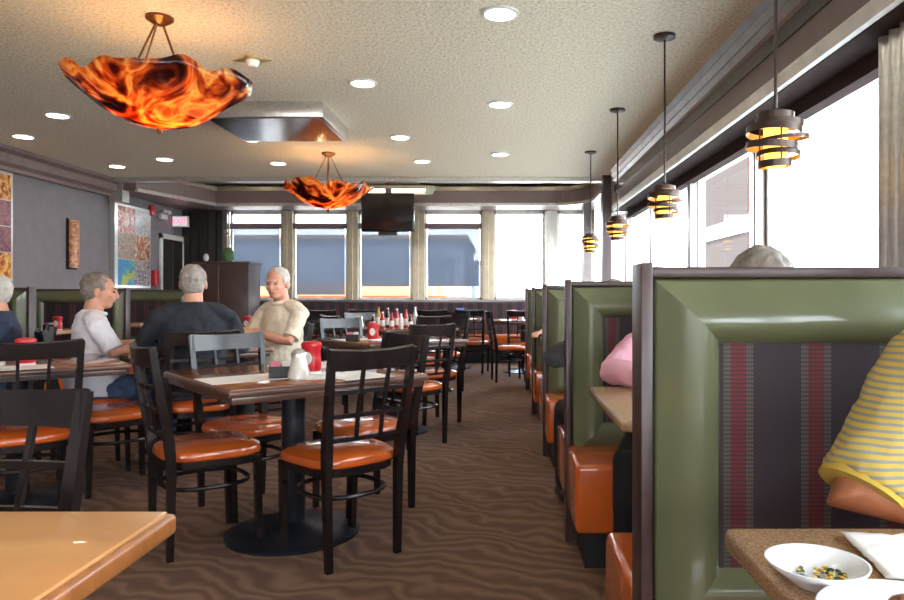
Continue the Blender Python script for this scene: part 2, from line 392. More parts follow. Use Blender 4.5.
# right windows: steel posts, panes
posts = [-4.6, -3.0, -1.45, .1, 1.6, 2.9, 4.58, 6.17, 7.75, 9.3, 10.6, 11.4]
for i, (a, c) in enumerate(zip(posts, posts[1:])):
    b = bm_()
    box(b, 1.73, 1.78, a+.03, a+.06, 1.03, 2.19); box(b, 1.73, 1.78, c-.06, c-.03, 1.03, 2.19)
    box(b, 1.73, 1.78, a+.03, c-.03, 1.03, 1.06); box(b, 1.73, 1.78, a+.03, c-.03, 2.14, 2.19)
    w = struct('window_%d' % (i+1), b, 'white_trim')
    b = bm_(); box(b, 1.752, 1.758, a+.06, c-.06, 1.06, 2.14); struct('pane', b, 'glass', w)
for i, y in enumerate(posts):
    fat = y in (2.9,)
    if fat: continue
    th = .018 if y == 4.58 else .045
    b = bm_(); box(b, 1.66, 1.80, y-th, y+th, 1.0, 2.19, .004); struct('trim_%d' % (10+i), b, 'steel_dark')
# fluted stainless column beside the nearest booth
b = bm_()
pts = []
for k in range(0, 49):
    x = 1.60 + .07*0; s = k/48
    pts.append((1.565+.018*math.cos(s*2*PI*6), 2.44+.46*s))
poly = pts + [(1.74, 2.90), (1.74, 2.44)]
extrude_poly(b, poly, 1.0, 2.19, 'z'); struct('trim_30', b, 'steel', smooth=True)

# left crown moulding and the beam that closes the main ceiling
b = bm_(); extrude_poly(b, [(XL, HC), (-5.19, HC), (-5.19, 2.66), (-5.25, 2.63), (-5.25, 2.54), (-5.33, 2.51), (-5.33, 2.47), (XL, 2.47)], YF, 9.6, 'y'); struct('trim_40', b, 'soffit')
b = bm_(); box(b, -5.36, -5.18, 9.6, 9.78, 2.40, 2.7); box(b, XL, -5.34, 9.7, 9.78, 0, 2.7); struct('trim_41', b, 'steel')
b = bm_(); box(b, XL, 1.46, 9.40, 9.56, 2.645, 2.702, .004); struct('trim_42', b, 'steel')
b = bm_(); box(b, XL, 1.72, 9.50, 9.62, 2.702, 3.0); struct('trim_43', b, 'soffit')
# soffit round the alcove, curved at the right corner
def soffit_path(off):
    p = [(-5.0+off, 9.62), (-4.55+off, 11.2-off)]
    p += [(.75, 11.2-off)]
    for k in range(1, 9):
        a = R(90-90*k/8); p.append((.75+(.68-off)*math.cos(a), 10.5+(.7-off)*math.sin(a)))
    p.append((1.43-off, 9.3)); return p
b = bm_(); extrude_poly(b, soffit_path(0)+[(XR, 9.3), (XR, YB), (XL, YB), (XL, 9.62)], 2.56, 2.82, 'z'); struct('ceiling_soffit', b, 'soffit')
for nm, m_, za, zb, of in (('trim_44', 'steel', 2.54, 2.585, .02), ('trim_45', 'cream_post', 2.78, 2.84, .03)):
    b = bm_(); P = soffit_path(of); Q = soffit_path(-.02); extrude_poly(b, P+Q[::-1], za, zb, 'z'); struct(nm, b, m_)
b = bm_(); bar(b, [(-4.9, 10.0, 2.90), (1.3, 10.6, 2.90)], .10, .08, (0, 1, 0)); struct('trim_46', b, 'cream_post')
t = None
# pillars where the right fascia ends
sbox('trim_47', 'soffit_dark', 1.36, 1.47, 9.25, 9.42, 1.0, 2.7)
sbox('trim_48', 'cream_post', 1.47, 1.72, 8.9, 9.25, 2.19, 2.7)
sbox('trim_49', 'steel_dark', 1.30, 1.42, 10.9, 11.02, 1.0, 2.56)

# back wall with its row of windows
wx = [(-4.63, -3.74), (-3.55, -2.62), (-2.43, -1.51), (-1.29, -.31), (-.10, .77), (.99, 1.44)]
b = bm_(); box(b, XL, XR+.2, YB, YB+.2, 0, 1.03); box(b, XL, XR+.2, YB, YB+.2, 2.56, 2.83); box(b, XL, -4.66, YB, YB+.2, 1.03, 2.56)
struct('wall_back', b, 'panelwood')
sbox('wall_back_top', 'ceiling', XL, XR+.2, YB-.01, YB+.2, 2.825, 3.2)
for i, (a, c) in enumerate(wx):
    b = bm_(); fw = .035
    for q in ((a, a+fw, 1.03, 2.56), (c-fw, c, 1.03, 2.56), (a, c, 1.03, 1.07), (a, c, 2.5, 2.56)): box(b, q[0], q[1], YB+.04, YB+.10, q[2], q[3])
    w = struct('window_%d' % (20+i), b, 'white_trim')
    if i < 4:
        b = bm_(); box(b, a, c, YB-.01, YB+.09, 2.25, 2.34); struct('transom_bar', b, 'soffit', w)
        b = bm_(); box(b, a+.05, c-.05, YB+.03, YB+.034, (1.12 if i == 1 else 1.26), 2.25); struct('roller_screen', b, 'screen', w)
    b = bm_(); box(b, a+fw, c-fw, YB+.06, YB+.066, 1.07, 2.5); struct('pane', b, 'glass', w)
edges = [-4.66] + [v for p in wx for v in p] + [1.72]
for i in range(6):
    a = wx[i][1]; c = wx[i+1][0] if i < 5 else 1.62
    b = bm_(); box(b, a, c, YB-.03, YB+.12, 1.0, 2.56, .006); box(b, a+.03, (a+c)/2+.01, YB-.06, YB-.03, 1.0, 2.56, .006)
    struct('trim_%d' % (60+i), b, 'cream_post' if i != 4 else 'steel')
b = bm_(); box(b, -4.66, 1.62, YB-.08, YB+.02, .99, 1.03, .006); struct('trim_70', b, 'steel_dark')
b = bm_(); box(b, -4.72, -4.64, YB-.1, YB, 0, 2.56); struct('trim_71', b, 'steel_dark')
# back left corner: dark boarded panels
b = bm_()
for k in range(5): box(b, -5.42+.15*k, -5.30+.15*k, YB-.06, YB, 0, 2.56)
struct('wall_back_panel', b, 'door')
# door in left wall
b = bm_(); box(b, XL, XL+.03, 11.12, 11.2, 0, 2.1); box(b, XL, XL+.03, 12-.1-.0, 11.98, 0, 2.1) ; box(b, XL, XL+.03, 11.12, 11.98, 2.02, 2.1); dr = struct('door_1', b, 'white_trim')
b = bm_(); box(b, XL+.001, XL+.02, 11.2, 11.9, 0, 2.02); struct('door_leaf', b, 'door', dr)
b = bm_(); box(b, XL+.02, XL+.026, 11.54, 11.56, 0, 2.02); struct('door_gap', b, 'steel_dark', dr)
b = bm_(); box(b, XL, XL+.02, YF, 11.1, 0, .12); struct('baseboard_left', b, 'door')
b = bm_(); box(b, XL, XL+.015, 5.9, 9.6, 1.0, 1.02);  b.free()

# recessed downlights
b = bm_(); lathe(b, [(.105, 0), (.105, -.008), (.085, -.012), (.085, 0)], 28)
DL = thing('recessed_downlight', 'x', 'ceiling light', (0, 3.91, HC))
finish('trim_ring', b, 'white_trim', DL)
b = bm_(); lathe(b, [(0, -.004), (.084, -.004), (.084, -.001), (0, -.001)], 24); finish('lamp', b, 'downlight', DL)
spots = [(0, 3.91, 'large round downlight at top centre of the ceiling, nearest the viewer'),
 (0, 5.78, 'downlight directly beyond the large nearest one, in the middle ceiling column'),
 (0, 7.85, 'downlight close to the steel beam, between television and far pendants'),
 (-1.02, 5.2, 'downlight just right of and before the hanging steel ceiling box'),
 (-1.0, 7.0, 'downlight behind the steel ceiling box, right of the far amber bowl lamp canopy'),
 (-.92, 8.26, 'small downlight near the beam above right of the television'),
 (-2.53, 7.09, 'downlight peeking out under the far edge of the steel ceiling box'),
 (-2.66, 8.39, 'small downlight just left above the far amber bowl lamp'),
 (-3.88, 6.14, 'downlight below left of the near amber bowl lamp, over the grey wall'),
 (-4.74, 6.96, 'leftmost downlight, closest to the left crown moulding'),
 (-3.9, 8.14, 'right one of the two small downlights near the exit sign corner'),
 (-4.7, 8.59, 'left one of the two small downlights near the exit sign corner')]
for i, (x, y, lb) in enumerate(spots):
    if i == 0: DL['label'] = lb; DL['group'] = 'recessed ceiling downlights'; DL.location = (x, y, HC)
    else: dup(DL, (x, y, HC), 0, lb, 'recessed ceiling downlights')
for i, (x, y) in enumerate([(.1, 1.9), (-1.1, 2.6), (-2.6, 2.2), (-3.9, 3.2), (-1.2, .3), (-3.2, .2), (.1, -.4), (-1.2, -2.2), (.1, -2.6), (-3.2, -2.2)]):
    dup(DL, (x, y, HC), 0, 'round downlight in the ceiling outside the picture, over the near tables', 'downlights over the viewer')

for x in (-4.0, -2.6, -.6, .7): dup(DL, (x, 10.4, 3.0), 0, 'round downlight hidden above the steel beam in the alcove ceiling', 'alcove downlights')
# hanging steel box
t = thing('ceiling_box', 'shallow stainless steel box hung under the ceiling between the amber lamps', 'ceiling panel', (-1.93, 6.15, HC))
b = bm_(); box(b, -.49, .49, -.46, .46, -.13, 0, .004); finish('housing', b, 'steel', t)
b = bm_(); box(b, -.46, .46, -.43, .43, -.136, -.13); finish('bottom_panel', b, mat('mirror_brown_steel', (.30, .26, .26, 1), .2, metal=.9), t)

# smoke detector like fitting
t = thing('ceiling_fitting', 'brass star plate with a small white bulb beside the near amber lamp', 'ceiling light', (-1.66, 4.7, HC))
b = bm_()
pts = [((.12 if k % 2 == 0 else .06)*math.cos(PI*k/4)*1.1, (.12 if k % 2 == 0 else .06)*math.sin(PI*k/4)) for k in range(8)]
extrude_poly(b, pts, -.006, 0); finish('star_plate', b, mat('pale_brass', srgb(190, 165, 90), .3, metal=.6), t)
b = bm_(); lathe(b, [(0, -.05), (.03, -.045), (.045, -.02), (.045, -.006)], 16); finish('bulb', b, 'white_ceramic', t)

# amber bowl lamps
def bowl_lamp():
    t = thing('bowl_lamp', 'x', 'ceiling lamp', (0, 0, 0))
    b = bm_(); nr, nt = 16, 96; rings = []
    ctr = b.verts.new((0, 0, -.62))
    for i in range(1, nr+1):
        s = i/nr; L = []
        for k in range(nt):
            th = 2*PI*k/nt
            rr = .45*(1 + s**3*(.05*math.cos(5*th+.4)+.03*math.cos(3*th+1)))
            zz = -.62 + .225*s**2.3 + s**4*(.045*abs(math.cos(4*th+.5))+.018*math.cos(3*th+2)) + s**6*.012*math.sin(13*th)
            if s > .8: rr += .045*((s-.8)/.2)*max(0, math.cos(th-0.15))**6 + .05*((s-.8)/.2)*max(0, -math.cos(th+.2))**8
            L.append(b.verts.new((rr*s*math.cos(th), rr*s*math.sin(th), zz)))
        rings.append(L)
    for k in range(nt): b.faces.new((ctr, rings[0][k], rings[0][(k+1) % nt]))
    for A, B in zip(rings, rings[1:]):
        for k in range(nt): b.faces.new((A[k], B[k], B[(k+1) % nt], A[(k+1) % nt]))
    o = finish('glass_bowl', b, 'artglass', t); md = o.modifiers.new('solid', 'SOLIDIFY'); md.thickness = .007
    b = bm_(); lathe(b, [(0, 0), (.075, 0), (.075, -.015), (.03, -.045), (.012, -.05), (0, -.05)], 20); finish('canopy', b, 'bronze', t)
    for k in range(4):
        a = PI/4+.35+k*PI/2; b = bm_()
        tube(b, [(.02*math.cos(a), .02*math.sin(a), -.03), (.24*math.cos(a), .24*math.sin(a), -.50)], .006); finish('rod', b, 'bronze', t)
    b = bm_(); lathe(b, [(0, -.665), (.014, -.655), (.02, -.64), (.01, -.625), (0, -.62)], 12); finish('finial', b, 'terracotta', t)
    b = bm_()
    for k in range(3):
        a = k*2*PI/3+.3; ell(b, (.11*math.cos(a), .11*math.sin(a), -.53), (.028, .028, .036), u=10, v=8)
    finish('bulbs', b, emat('warm_bulb', (1, .74, .36, 1), 58), t)
    return t
BL = bowl_lamp(); BL.location = (-1.93, 3.97, HC); BL['label'] = 'large glowing amber art glass bowl lamp, nearer one at upper left'; BL['group'] = 'amber bowl ceiling lamps'
dup(BL, (-1.91, 7.79, HC), R(35), 'smaller looking amber art glass bowl lamp beside the television, the farther one', 'amber bowl ceiling lamps')

# ring pendants
def pendant():
    t = thing('pendant_lamp', 'x', 'pendant lamp', (0, 0, 0))
    b = bm_(); lathe(b, [(0, 0), (.065, 0), (.065, -.018), (.02, -.03), (0, -.03)], 20); finish('canopy', b, 'pend_metal', t)
    b = bm_(); tube(b, [(0, 0, -.02), (0, 0, -.93)], .006); finish('rod', b, 'pend_metal', t)
    b = bm_(); lathe(b, [(0, -.90), (.03, -.903), (.052, -.918), (.055, -.925), (.0, -.925)], 20); finish('cap', b, 'pend_metal', t)
    b = bm_(); lathe(b, [(0, -1.115), (.034, -1.11), (.042, -1.05), (.042, -.93), (0, -.925)], 18); finish('diffuser', b, 'pend_glow', t)
    gold = mat('pendant_gold_lining', srgb(226, 170, 60), .4)
    for i, (r, z, h, dx, dy, tx, ty) in enumerate([(.064, -.925, .022, 0, 0, 2, 2), (.084, -.951, .024, .014, 0, 4, 4), (.098, -.982, .025, -.006, 0, -3, 5), (.084, -1.006, .013, .034, 0, 3, -4),
            (.091, -1.035, .025, -.014, 0, 3, 4), (.076, -1.066, .018, .010, 0, -4, 3), (.058, -1.098, .026, -.002, 0, 2, -3)]):
        rot = Matrix.Rotation(R(tx), 4, 'X') @ Matrix.Rotation(R(ty), 4, 'Y')
        b = bm_(); lathe(b, [(r-.002, h/2), (r, h/2), (r, -h/2), (r-.002, -h/2), (r-.002, h/2)], 32)
        b.faces.ensure_lookup_table(); bmesh.ops.delete(b, geom=[f for f in b.faces if len(f.verts) > 4], context='FACES')
        bmesh.ops.transform(b, matrix=Matrix.Translation((dx, dy, z)) @ rot, verts=b.verts); rg = finish('ring', b, 'pend_metal', t)
        b = bm_(); lathe(b, [(r-.003, h/2-.001), (r-.0025, h/2-.001), (r-.0025, -h/2+.001), (r-.003, -h/2+.001), (r-.003, h/2-.001)], 32)
        bmesh.ops.delete(b, geom=[f for f in b.faces if len(f.verts) > 4], context='FACES')
        bmesh.ops.transform(b, matrix=Matrix.Translation((dx, dy, z)) @ rot, verts=b.verts); finish('ring_lining', b, gold, rg)
    b = bm_()
    for k in range(3):
        a = k*2*PI/3+.5; tube(b, [(.055*math.cos(a), .055*math.sin(a), -.92), (.055*math.cos(a), .055*math.sin(a), -1.11)], .003, 6)
    finish('ring_spacer', b, 'pend_metal', t)
    return t
PN = pendant(); PN.location = (1.0, 2.54, HC); PN['label'] = 'largest dark ring pendant, nearest one, in front of the white window'; PN['group'] = 'ring pendants over the booths'
for i, (y, lb) in enumerate([(4.25, 'second ring pendant from the viewer, before the dark window post'), (5.95, 'third ring pendant from the viewer, beside the pillar at the end of the soffit'), (7.72, 'smallest and farthest ring pendant, before the corner posts')]):
    dup(PN, (1.0, y, HC), R(40*i+20), lb, 'ring pendants over the booths')

# television on its ceiling bracket
t = thing('television', 'black flat television hung from the ceiling before the back windows', 'television', (-1.57, 9.8, 2.0))
b = bm_(); box(b, -.37, .37, -.03, .03, 0, .54, .008); finish('housing', b, 'tv', t)
b = bm_(); box(b, -.35, .35, -.034, -.03, .03, .52); finish('screen', b, mat('tv_screen', srgb(14, 18, 26), .12, var=.02), t)
b = bm_(); box(b, -.13, .13, -.04, .04, -.05, .0, .006); finish('speaker_bar', b, 'black', t)
b = bm_(); box(b, -.04, .04, .03, .08, .3, .98); finish('bracket', b, 'steel_dark', t)
t = thing('ceiling_frame', 'pale green and steel framed panel on the ceiling above the television', 'ceiling panel', (-1.55, 9.75, 2.59))
b = bm_()
for q in ((-.62, .62, -.1, -.06, 0, .035), (-.5, .5, .5, .54, 0, .035)): box(b, *q)
finish('rail', b, 'cream_post', t)
b = bm_(); bar(b, [(.6, -.08, .018), (.5, .52, .018)], .12, .03, (1, 0, 0)); finish('side_panel', b, mat('pale_green_paint', srgb(176, 190, 140), .4), t)
b = bm_(); box(b, -.55, .5, .15, .5, .02, .03); finish('diffuser', b, emat('troffer', (1, .9, .7, 1), 1.0), t)
b = bm_(); box(b, .4, .43, .2, .23, .035, .42); finish('hanger', b, 'steel_dark', t)

# wall things
def poster(name, label, cells, y0, y1, z0, z1, cols, rows):
    t = thing(name, label, 'poster', (XL, (y0+y1)/2, z0)); w = y1-y0; h = z1-z0
    b = bm_(); box(b, 0, .02, -w/2, w/2, 0, h); finish('frame', b, 'steel', t)
    for i, m_ in enumerate(cells):
        c, r = i % cols, i//cols; cw = (w-.06)/cols; ch = (h-.06)/rows
        b = bm_(); box(b, .02, .024, -w/2+.03+c*cw+.004, -w/2+.03+(c+1)*cw-.004, h-.03-(r+1)*ch+.004, h-.03-r*ch-.004)
        finish('printed_picture', b, m_, t)
poster('wall_poster', 'tall framed food photo poster at the far left edge of the wall', ['pic_g', 'pic_h', 'pic_h', 'pic_g'], 6.6, 7.76, 1.27, 2.47, 1, 4)
poster('wall_poster', 'tall framed grid of six food photos beside the steel corner post', ['pic_a', 'pic_b', 'pic_c', 'pic_d', 'pic_e', 'pic_f'], 9.86, 10.82, 1.22, 2.42, 2, 3)
t = thing('wall_sconce', 'amber half cylinder wall sconce on the grey wall', 'wall lamp', (XL, 8.83, 1.46))
b = bm_(); box(b, 0, .03, -.09, .09, -.02, .62); finish('back_plate', b, 'wood_dark', t)
b = bm_(); loft(b, [(.03, 0, .0), (.03, 0, .6)], [.075, .075], 20, cap='flat'); finish('shade', b, 'sconce', t)
t = thing('exit_sign', 'lit exit sign above the dark door', 'exit sign', (XL, 11.6, 2.22))
b = bm_(); box(b, .0, .26, -.03, .03, .02, .20, .006); finish('housing', b, 'white_trim', t)
b = bm_(); box(b, .012, .248, -.034, -.03, .032, .188); finish('face', b, 'exit_face', t)
cu = bpy.data.curves.new('letters', 'FONT'); cu.body = 'EXIT'; cu.size = .115; cu.align_x = 'CENTER'; cu.align_y = 'CENTER'; cu.extrude = .002
o = bpy.data.objects.new('letters', cu); C.objects.link(o); o.parent = t; o.location = (.13, -.037, .11); o.rotation_euler = (PI/2, 0, 0); cu.materials.append(M['exit_red'])
me = bpy.data.meshes.new_from_object(o.evaluated_get(bpy.context.evaluated_depsgraph_get())); bpy.data.objects.remove(o)
o = bpy.data.objects.new('letters', me); C.objects.link(o); o.parent = t; o.location = (.13, -.037, .11); o.rotation_euler = (PI/2, 0, 0)
t = thing('emergency_light', 'white twin lamp emergency light beside the exit sign', 'emergency light', (XL, 11.2, 2.32))
b = bm_(); box(b, 0, .06, -.1, .1, 0, .09, .01); finish('battery_case', b, 'white_trim', t)
for s in (-1, 1):
    b = bm_(); ell(b, (.09, .07*s, .12), (.04, .035, .035)); finish('lamp_head', b, 'white_ceramic', t)
b = bm_(); box(b, 0, .05, -.06, .06, -.08, .08, .01); tag(finish('fire_alarm', b, 'red'), 'red fire alarm strobe high on the wall by the exit sign', 'fire alarm', loc=(XL, 10.85, 2.42))
b = bm_(); box(b, 0, .06, -.07, .07, -.12, .12, .01); tag(finish('fire_alarm_pull', b, 'red'), 'red alarm pull box low on the wall beside the door frame', 'fire alarm', loc=(XL, 10.95, 1.38))
b = bm_(); ell(b, (0, 0, 0), (.05, .03, .07)); tag(finish('wall_clock', b, 'white_ceramic'), 'small white oval fixture on the dark back corner panels', 'fixture', loc=(-5.0, YB-.09, 1.75))

# host stand and back corner cabinet
t = thing('host_stand', 'tall dark brown wooden cabinet before the back left windows', 'cabinet', (-3.95, 10.3, 0))
b = bm_(); box(b, -.44, .34, -.25, .25, 0, 1.56, .006); finish('body', b, 'panelwood', t)
b = bm_(); box(b, -.46, .36, -.27, .27, 1.56, 1.60, .006); finish('top', b, 'wood_frame', t)
b = bm_(); box(b, -.10, -.085, -.256, -.25, .02, 1.54); finish('seam', b, 'steel_dark', t)
b = bm_(); box(b, -.16, .16, -.16, .16, 0, .10, .02); box(b, -.05, .05, -.05, .05, .0, .10)
b.free()
t = thing('potted_plant', 'amber vase with trailing leaves on the dark cabinet', 'plant', (-4.0, 10.3, 1.60))
b = bm_(); lathe(b, [(0, 0), (.06, 0), (.09, .06), (.085, .14), (.05, .19), (.055, .21), (.0, .21)], 18); finish('vase', b, 'leaf', t)
b = bm_()
for k in range(26):
    a = rnd.uniform(0, 2*PI); q = rnd.uniform(.0, .09); h = rnd.uniform(.22, .5)
    c = Vector((q*math.cos(a), q*math.sin(a), h)); d = Vector((math.cos(a), math.sin(a), rnd.uniform(-.2, .8))).normalized()*rnd.uniform(.03, .05)
    s = d.cross(Vector((0, 0, 1))).normalized()*.016
    vs = [b.verts.new(p) for p in (c-d, c+s, c+d, c-s)]; vt = b.verts.new(c+Vector((0, 0, .006)))
    for i in range(4): b.faces.new((vs[i], vs[(i+1) % 4], vt))
    b.faces.new(vs[::-1])
for k in range(6): tube(b, [(0, 0, .18), (.05*math.cos(k), .05*math.sin(k), .45)], .003, 5)
finish('foliage', b, mat('autumn_leaf', srgb(140, 120, 50), .6, var=.4, vscale=30), t)

# ------------------------------------------------------------------ tables
def pedestal_table(name='dining_table', w=.92, top='top_wood', edge='top_edge', base_r=.27):
    t = thing(name, 'x', 'table', (0, 0, 0)); h = w/2
    b = bm_(); box(b, -h+.012, h-.012, -h+.012, h-.012, .752, .76, .003); finish('tabletop', b, top, t)
    b = bm_(); 
    def ringbox(o, i, z0, z1, bev):
        for q in ((-o, o, -o, -i), (-o, o, i, o), (-o, -i, -i, i), (i, o, -i, i)): box(b, *q, z0, z1, bev)
    box(b, -h, h, -h, h, .728, .7555, .009, 3); box(b, -h+.02, h-.02, -h+.02, h-.02, .70, .728, .003); finish('edge', b, edge, t)
    b = bm_(); box(b, -.2, .2, -.03, .03, .68, .70); box(b, -.03, .03, -.2, .2, .68, .70); finish('support_cross', b, 'black', t)
    b = bm_(); lathe(b, [(0, .03), (.055, .03), (.055, .69), (0, .69)], 24); finish('column', b, 'blackmetal', t)
    b = bm_(); lathe(b, [(0, 0), (base_r, 0), (base_r, .012), (base_r*.85, .024), (.09, .042), (.06, .06), (0, .06)], 32); finish('base', b, 'blackmetal', t)
    return t
TB = pedestal_table(base_r=.31)
TABLES = [(-.98, 3.32, 40, 'square brown table in the centre with ketchup and sugar pourer on it'),
 (-2.62, 3.8, 40, 'square brown table at the left edge behind two dark chairs'),
 (-2.22, 4.92, 40, 'square brown table where the three grey haired diners sit'),
 (-.9, 5.8, 40, 'square brown table behind the centre table with a red bottle on it'),
 (-1.1, 7.75, 40, 'square brown table holding the cluster of sauce bottles'),
 (-2.7, 7.3, 40, 'square brown table between the seated diners and the back windows'),
 (.35, 10.2, 0, 'square table beside the last booth with a white cup on it'),
 (-.75, 10.75, 0, 'square table along the back banquette with a blue card holder'),
 (-2.2, 10.7, 0, 'square table along the back banquette under the television'),
 (-3.95, 4.25, 40, 'square brown table beyond the left edge where the blue shirted man sits')]
TB.location = (TABLES[0][0], TABLES[0][1], 0); TB.rotation_euler.z = R(40); TB['label'] = TABLES[0][3]; TB['group'] = 'square pedestal dining tables'
for x, y, a, lb in TABLES[1:]: dup(TB, (x, y, 0), R(a), lb, 'square pedestal dining tables')
NT_ = thing('dining_table', 'light tan laminate table in the lower left corner', 'table', (-1.032, .805, 0))
b = bm_(); box(b, -.466, .466, -.388, .388, .749, .76, .003); finish('tabletop', b, 'top_tan', NT_)
b = bm_(); box(b, -.478, .478, -.40, .40, .718, .7545, .01, 3); finish('edge', b, 'top_tan_edge', NT_)
b = bm_(); lathe(b, [(0, .03), (.05, .03), (.05, .72), (0, .72)], 24); finish('column', b, 'blackmetal', NT_)
b = bm_(); lathe(b, [(0, 0), (.28, 0), (.28, .012), (.24, .024), (.09, .042), (.06, .06), (0, .06)], 32); finish('base', b, 'blackmetal', NT_)

# ------------------------------------------------------------------ chairs
def chair():
    t = thing('dining_chair', 'x', 'chair', (0, 0, 0))
    for s in (-1, 1):
        b = bm_(); bar(b, [(s*.168, -.20, 0), (s*.176, -.195, .38), (s*.180, -.205, .50), (s*.19, -.235, .66), (s*.198, -.275, .905)], [.028, .032, .036, .030, .026], [.026, .036, .040, .034, .026]); finish('back_post', b, 'wood_dark', t)
        b = bm_(); bar(b, [(s*.175, .175, 0), (s*.182, .165, .405)], [.026, .032], [.026, .032]); finish('front_leg', b, 'wood_dark', t)
    # top rail, curved
    b = bm_(); n = 12; rings = []
    for i in range(n+1):
        x = -.205+.41*i/n; q = 1-(x/.205)**2; y = -.268-.034*q; dz = -.010*q
        rings.append([b.verts.new(p) for p in ((x, y+.022, .822), (x, y+.002, .822), (x, y-.012, .908+dz), (x, y+.008, .914+dz))])
    for A, B in zip(rings, rings[1:]):
        for k in range(4): b.faces.new((A[k], A[(k+1) % 4], B[(k+1) % 4], B[k]))
    b.faces.new(rings[0]); b.faces.new(rings[-1][::-1]); finish('top_rail', b, 'wood_dark', t)
    for z, w, y in ((.735, .190, -.248), (.635, .187, -.228), (.535, .183, -.210)):
        b = bm_(); pts = [(w*math.sin(PI/2*k/5), y-.020*(1-(k/5)**2), z) for k in range(-5, 6)]
        bar(b, pts, .018, .014, (0, 0, 1)); finish('cross_rail', b, 'wood_dark', t)
    for x in (-.062, .062):
        b = bm_(); bar(b, [(x*.95, -.230, .53), (x*.97, -.246, .64), (x, -.292, .83)], .014, .014); finish('back_spindle', b, 'wood_dark', t)
    # seat frame + stretcher hoop
    def outline(s, hw, hd, n=36, e=3.4):
        L = []
        for k in range(n):
            a = 2*PI*k/n; c, q = math.cos(a), math.sin(a)
            x = hw*abs(c)**(2/e)*(1 if c > 0 else -1); y = hd*abs(q)**(2/e)*(1 if q > 0 else -1)
            x *= (1+.08*y/hd); L.append((x*s, y*s - .005))
        return L
    def slab(prof, hw, hd):
        b = bm_(); rings = [[b.verts.new((x, y, z)) for x, y in outline(s, hw, hd)] for s, z in prof]
        for A, B in zip(rings, rings[1:]):
            for k in range(36): b.faces.new((A[k], A[(k+1) % 36], B[(k+1) % 36], B[k]))
        b.faces.new(rings[0][::-1]); b.faces.new(rings[-1]); return b
    finish('seat_frame', slab([(.96, .375), (.99, .38), (.99, .41), (.96, .412)], .208, .205), 'wood_dark', t)
    finish('seat_cushion', slab([(.98, .411), (1.02, .418), (1.03, .432), (1.0, .448), (.9, .461), (.7, .470), (.4, .475), (.1, .476)], .212, .208), 'orange', t)
    b = bm_(); pts = []
    for k in range(28):
        a = 2*PI*k/28; pts.append((.172*(abs(math.cos(a))**.75)*(1 if math.cos(a) > 0 else -1), -.012+.178*(abs(math.sin(a))**.75)*(1 if math.sin(a) > 0 else -1), .285))
    tube(b, pts, .0105, 8, closed=True); finish('stretcher_hoop', b, 'wood_dark', t)
    return t
CH = chair()
used = [False]
G1 = 'dark framed dining chairs with orange seats'
def place(x, y, head, label, group=G1):
    if not used[0]:
        used[0] = True; CH.location = (x, y, 0); CH.rotation_euler.z = R(head-90); CH['label'] = label; CH['group'] = group; return CH
    return dup(CH, (x, y, 0), R(head-90), label, group)
place(-.71, 3.09, 134, 'dark lattice back chair with orange seat, front right of the centre table')
place(-1.34, 3.21, 38, 'dark lattice back chair with orange seat, left side of the centre table, seen side on')
place(-1.33, 3.70, -46, 'chair facing the viewer behind the left corner of the centre table, back shining white')
place(-.73, 3.70, 222, 'chair behind the right corner of the centre table')
place(-2.37, 3.50, 130, 'chair with its back to the viewer at the table at the left edge')
place(-2.27, 4.12, 223, 'chair with orange seat right of the left edge table, before the man in white')
place(-1.175, 1.36, 267, 'nearest dark chair at the lower left, behind the tan table')
place(-2.62, 4.50, 38, 'chair the man in the white shirt sits on')
place(-1.92, 4.44, 120, 'chair the man in the dark shirt sits on, back to the viewer')
place(-1.72, 5.26, 200, 'chair the man in the cream shirt sits on')
place(-3.28, 4.60, 216, 'chair of the blue shirted man at the far left')
place(-.68, 5.34, 134, 'chair with its back to the viewer right of the second table in the centre row')
place(-1.28, 6.18, -50, 'pale shining chair back behind the second table in the centre row')
place(-.62, 6.17, 220, 'chair on the far right of the second table in the centre row')
place(-.84, 7.32, 130, 'chair with its back to the viewer before the table of sauce bottles')
place(-.70, 8.12, 220, 'chair on the far right side of the table of sauce bottles')
place(-1.50, 8.15, -50, 'chair behind the table of sauce bottles on its far left')
place(-1.55, 7.40, 40, 'chair on the near left side of the table of sauce bottles')
place(-2.30, 6.95, 130, 'chair with its back to the viewer, before the table near the back windows')
place(-3.05, 7.75, -50, 'chair on the far left of the table near the back windows')
place(-2.28, 7.72, 222, 'chair on the far right of the table near the back windows')
place(.12, 9.12, 10, 'chair standing side on in the aisle end, beside the last booth')
place(.30, 9.75, 90, 'chair pushed under the table beside the last booth')
place(-.38, 10.1, 80, 'chair with high back before the banquette table with the blue card')
place(-1.0, 10.1, 100, 'left chair before the banquette table with the blue card')
place(-1.9, 10.05, 90, 'right chair before the banquette table under the television')
place(-2.5, 10.05, 90, 'left chair before the banquette table under the television')

# banquette along the back wall
t = thing('banquette_bench', 'long striped banquette with orange seat under the back windows', 'bench', (-1.3, 11.65, 0))
b = bm_(); box(b, -3.0, 2.4, .18, .32, .0, .98, .01); finish('backrest', b, 'fabric', t)
b = bm_(); box(b, -3.0, 2.4, -.27, .18, .30, .47, .03, 3); finish('seat_cushion', b, 'orange', t)
b = bm_(); box(b, -2.98, 2.38, -.22, .18, .0, .30); finish('base', b, 'black', t)

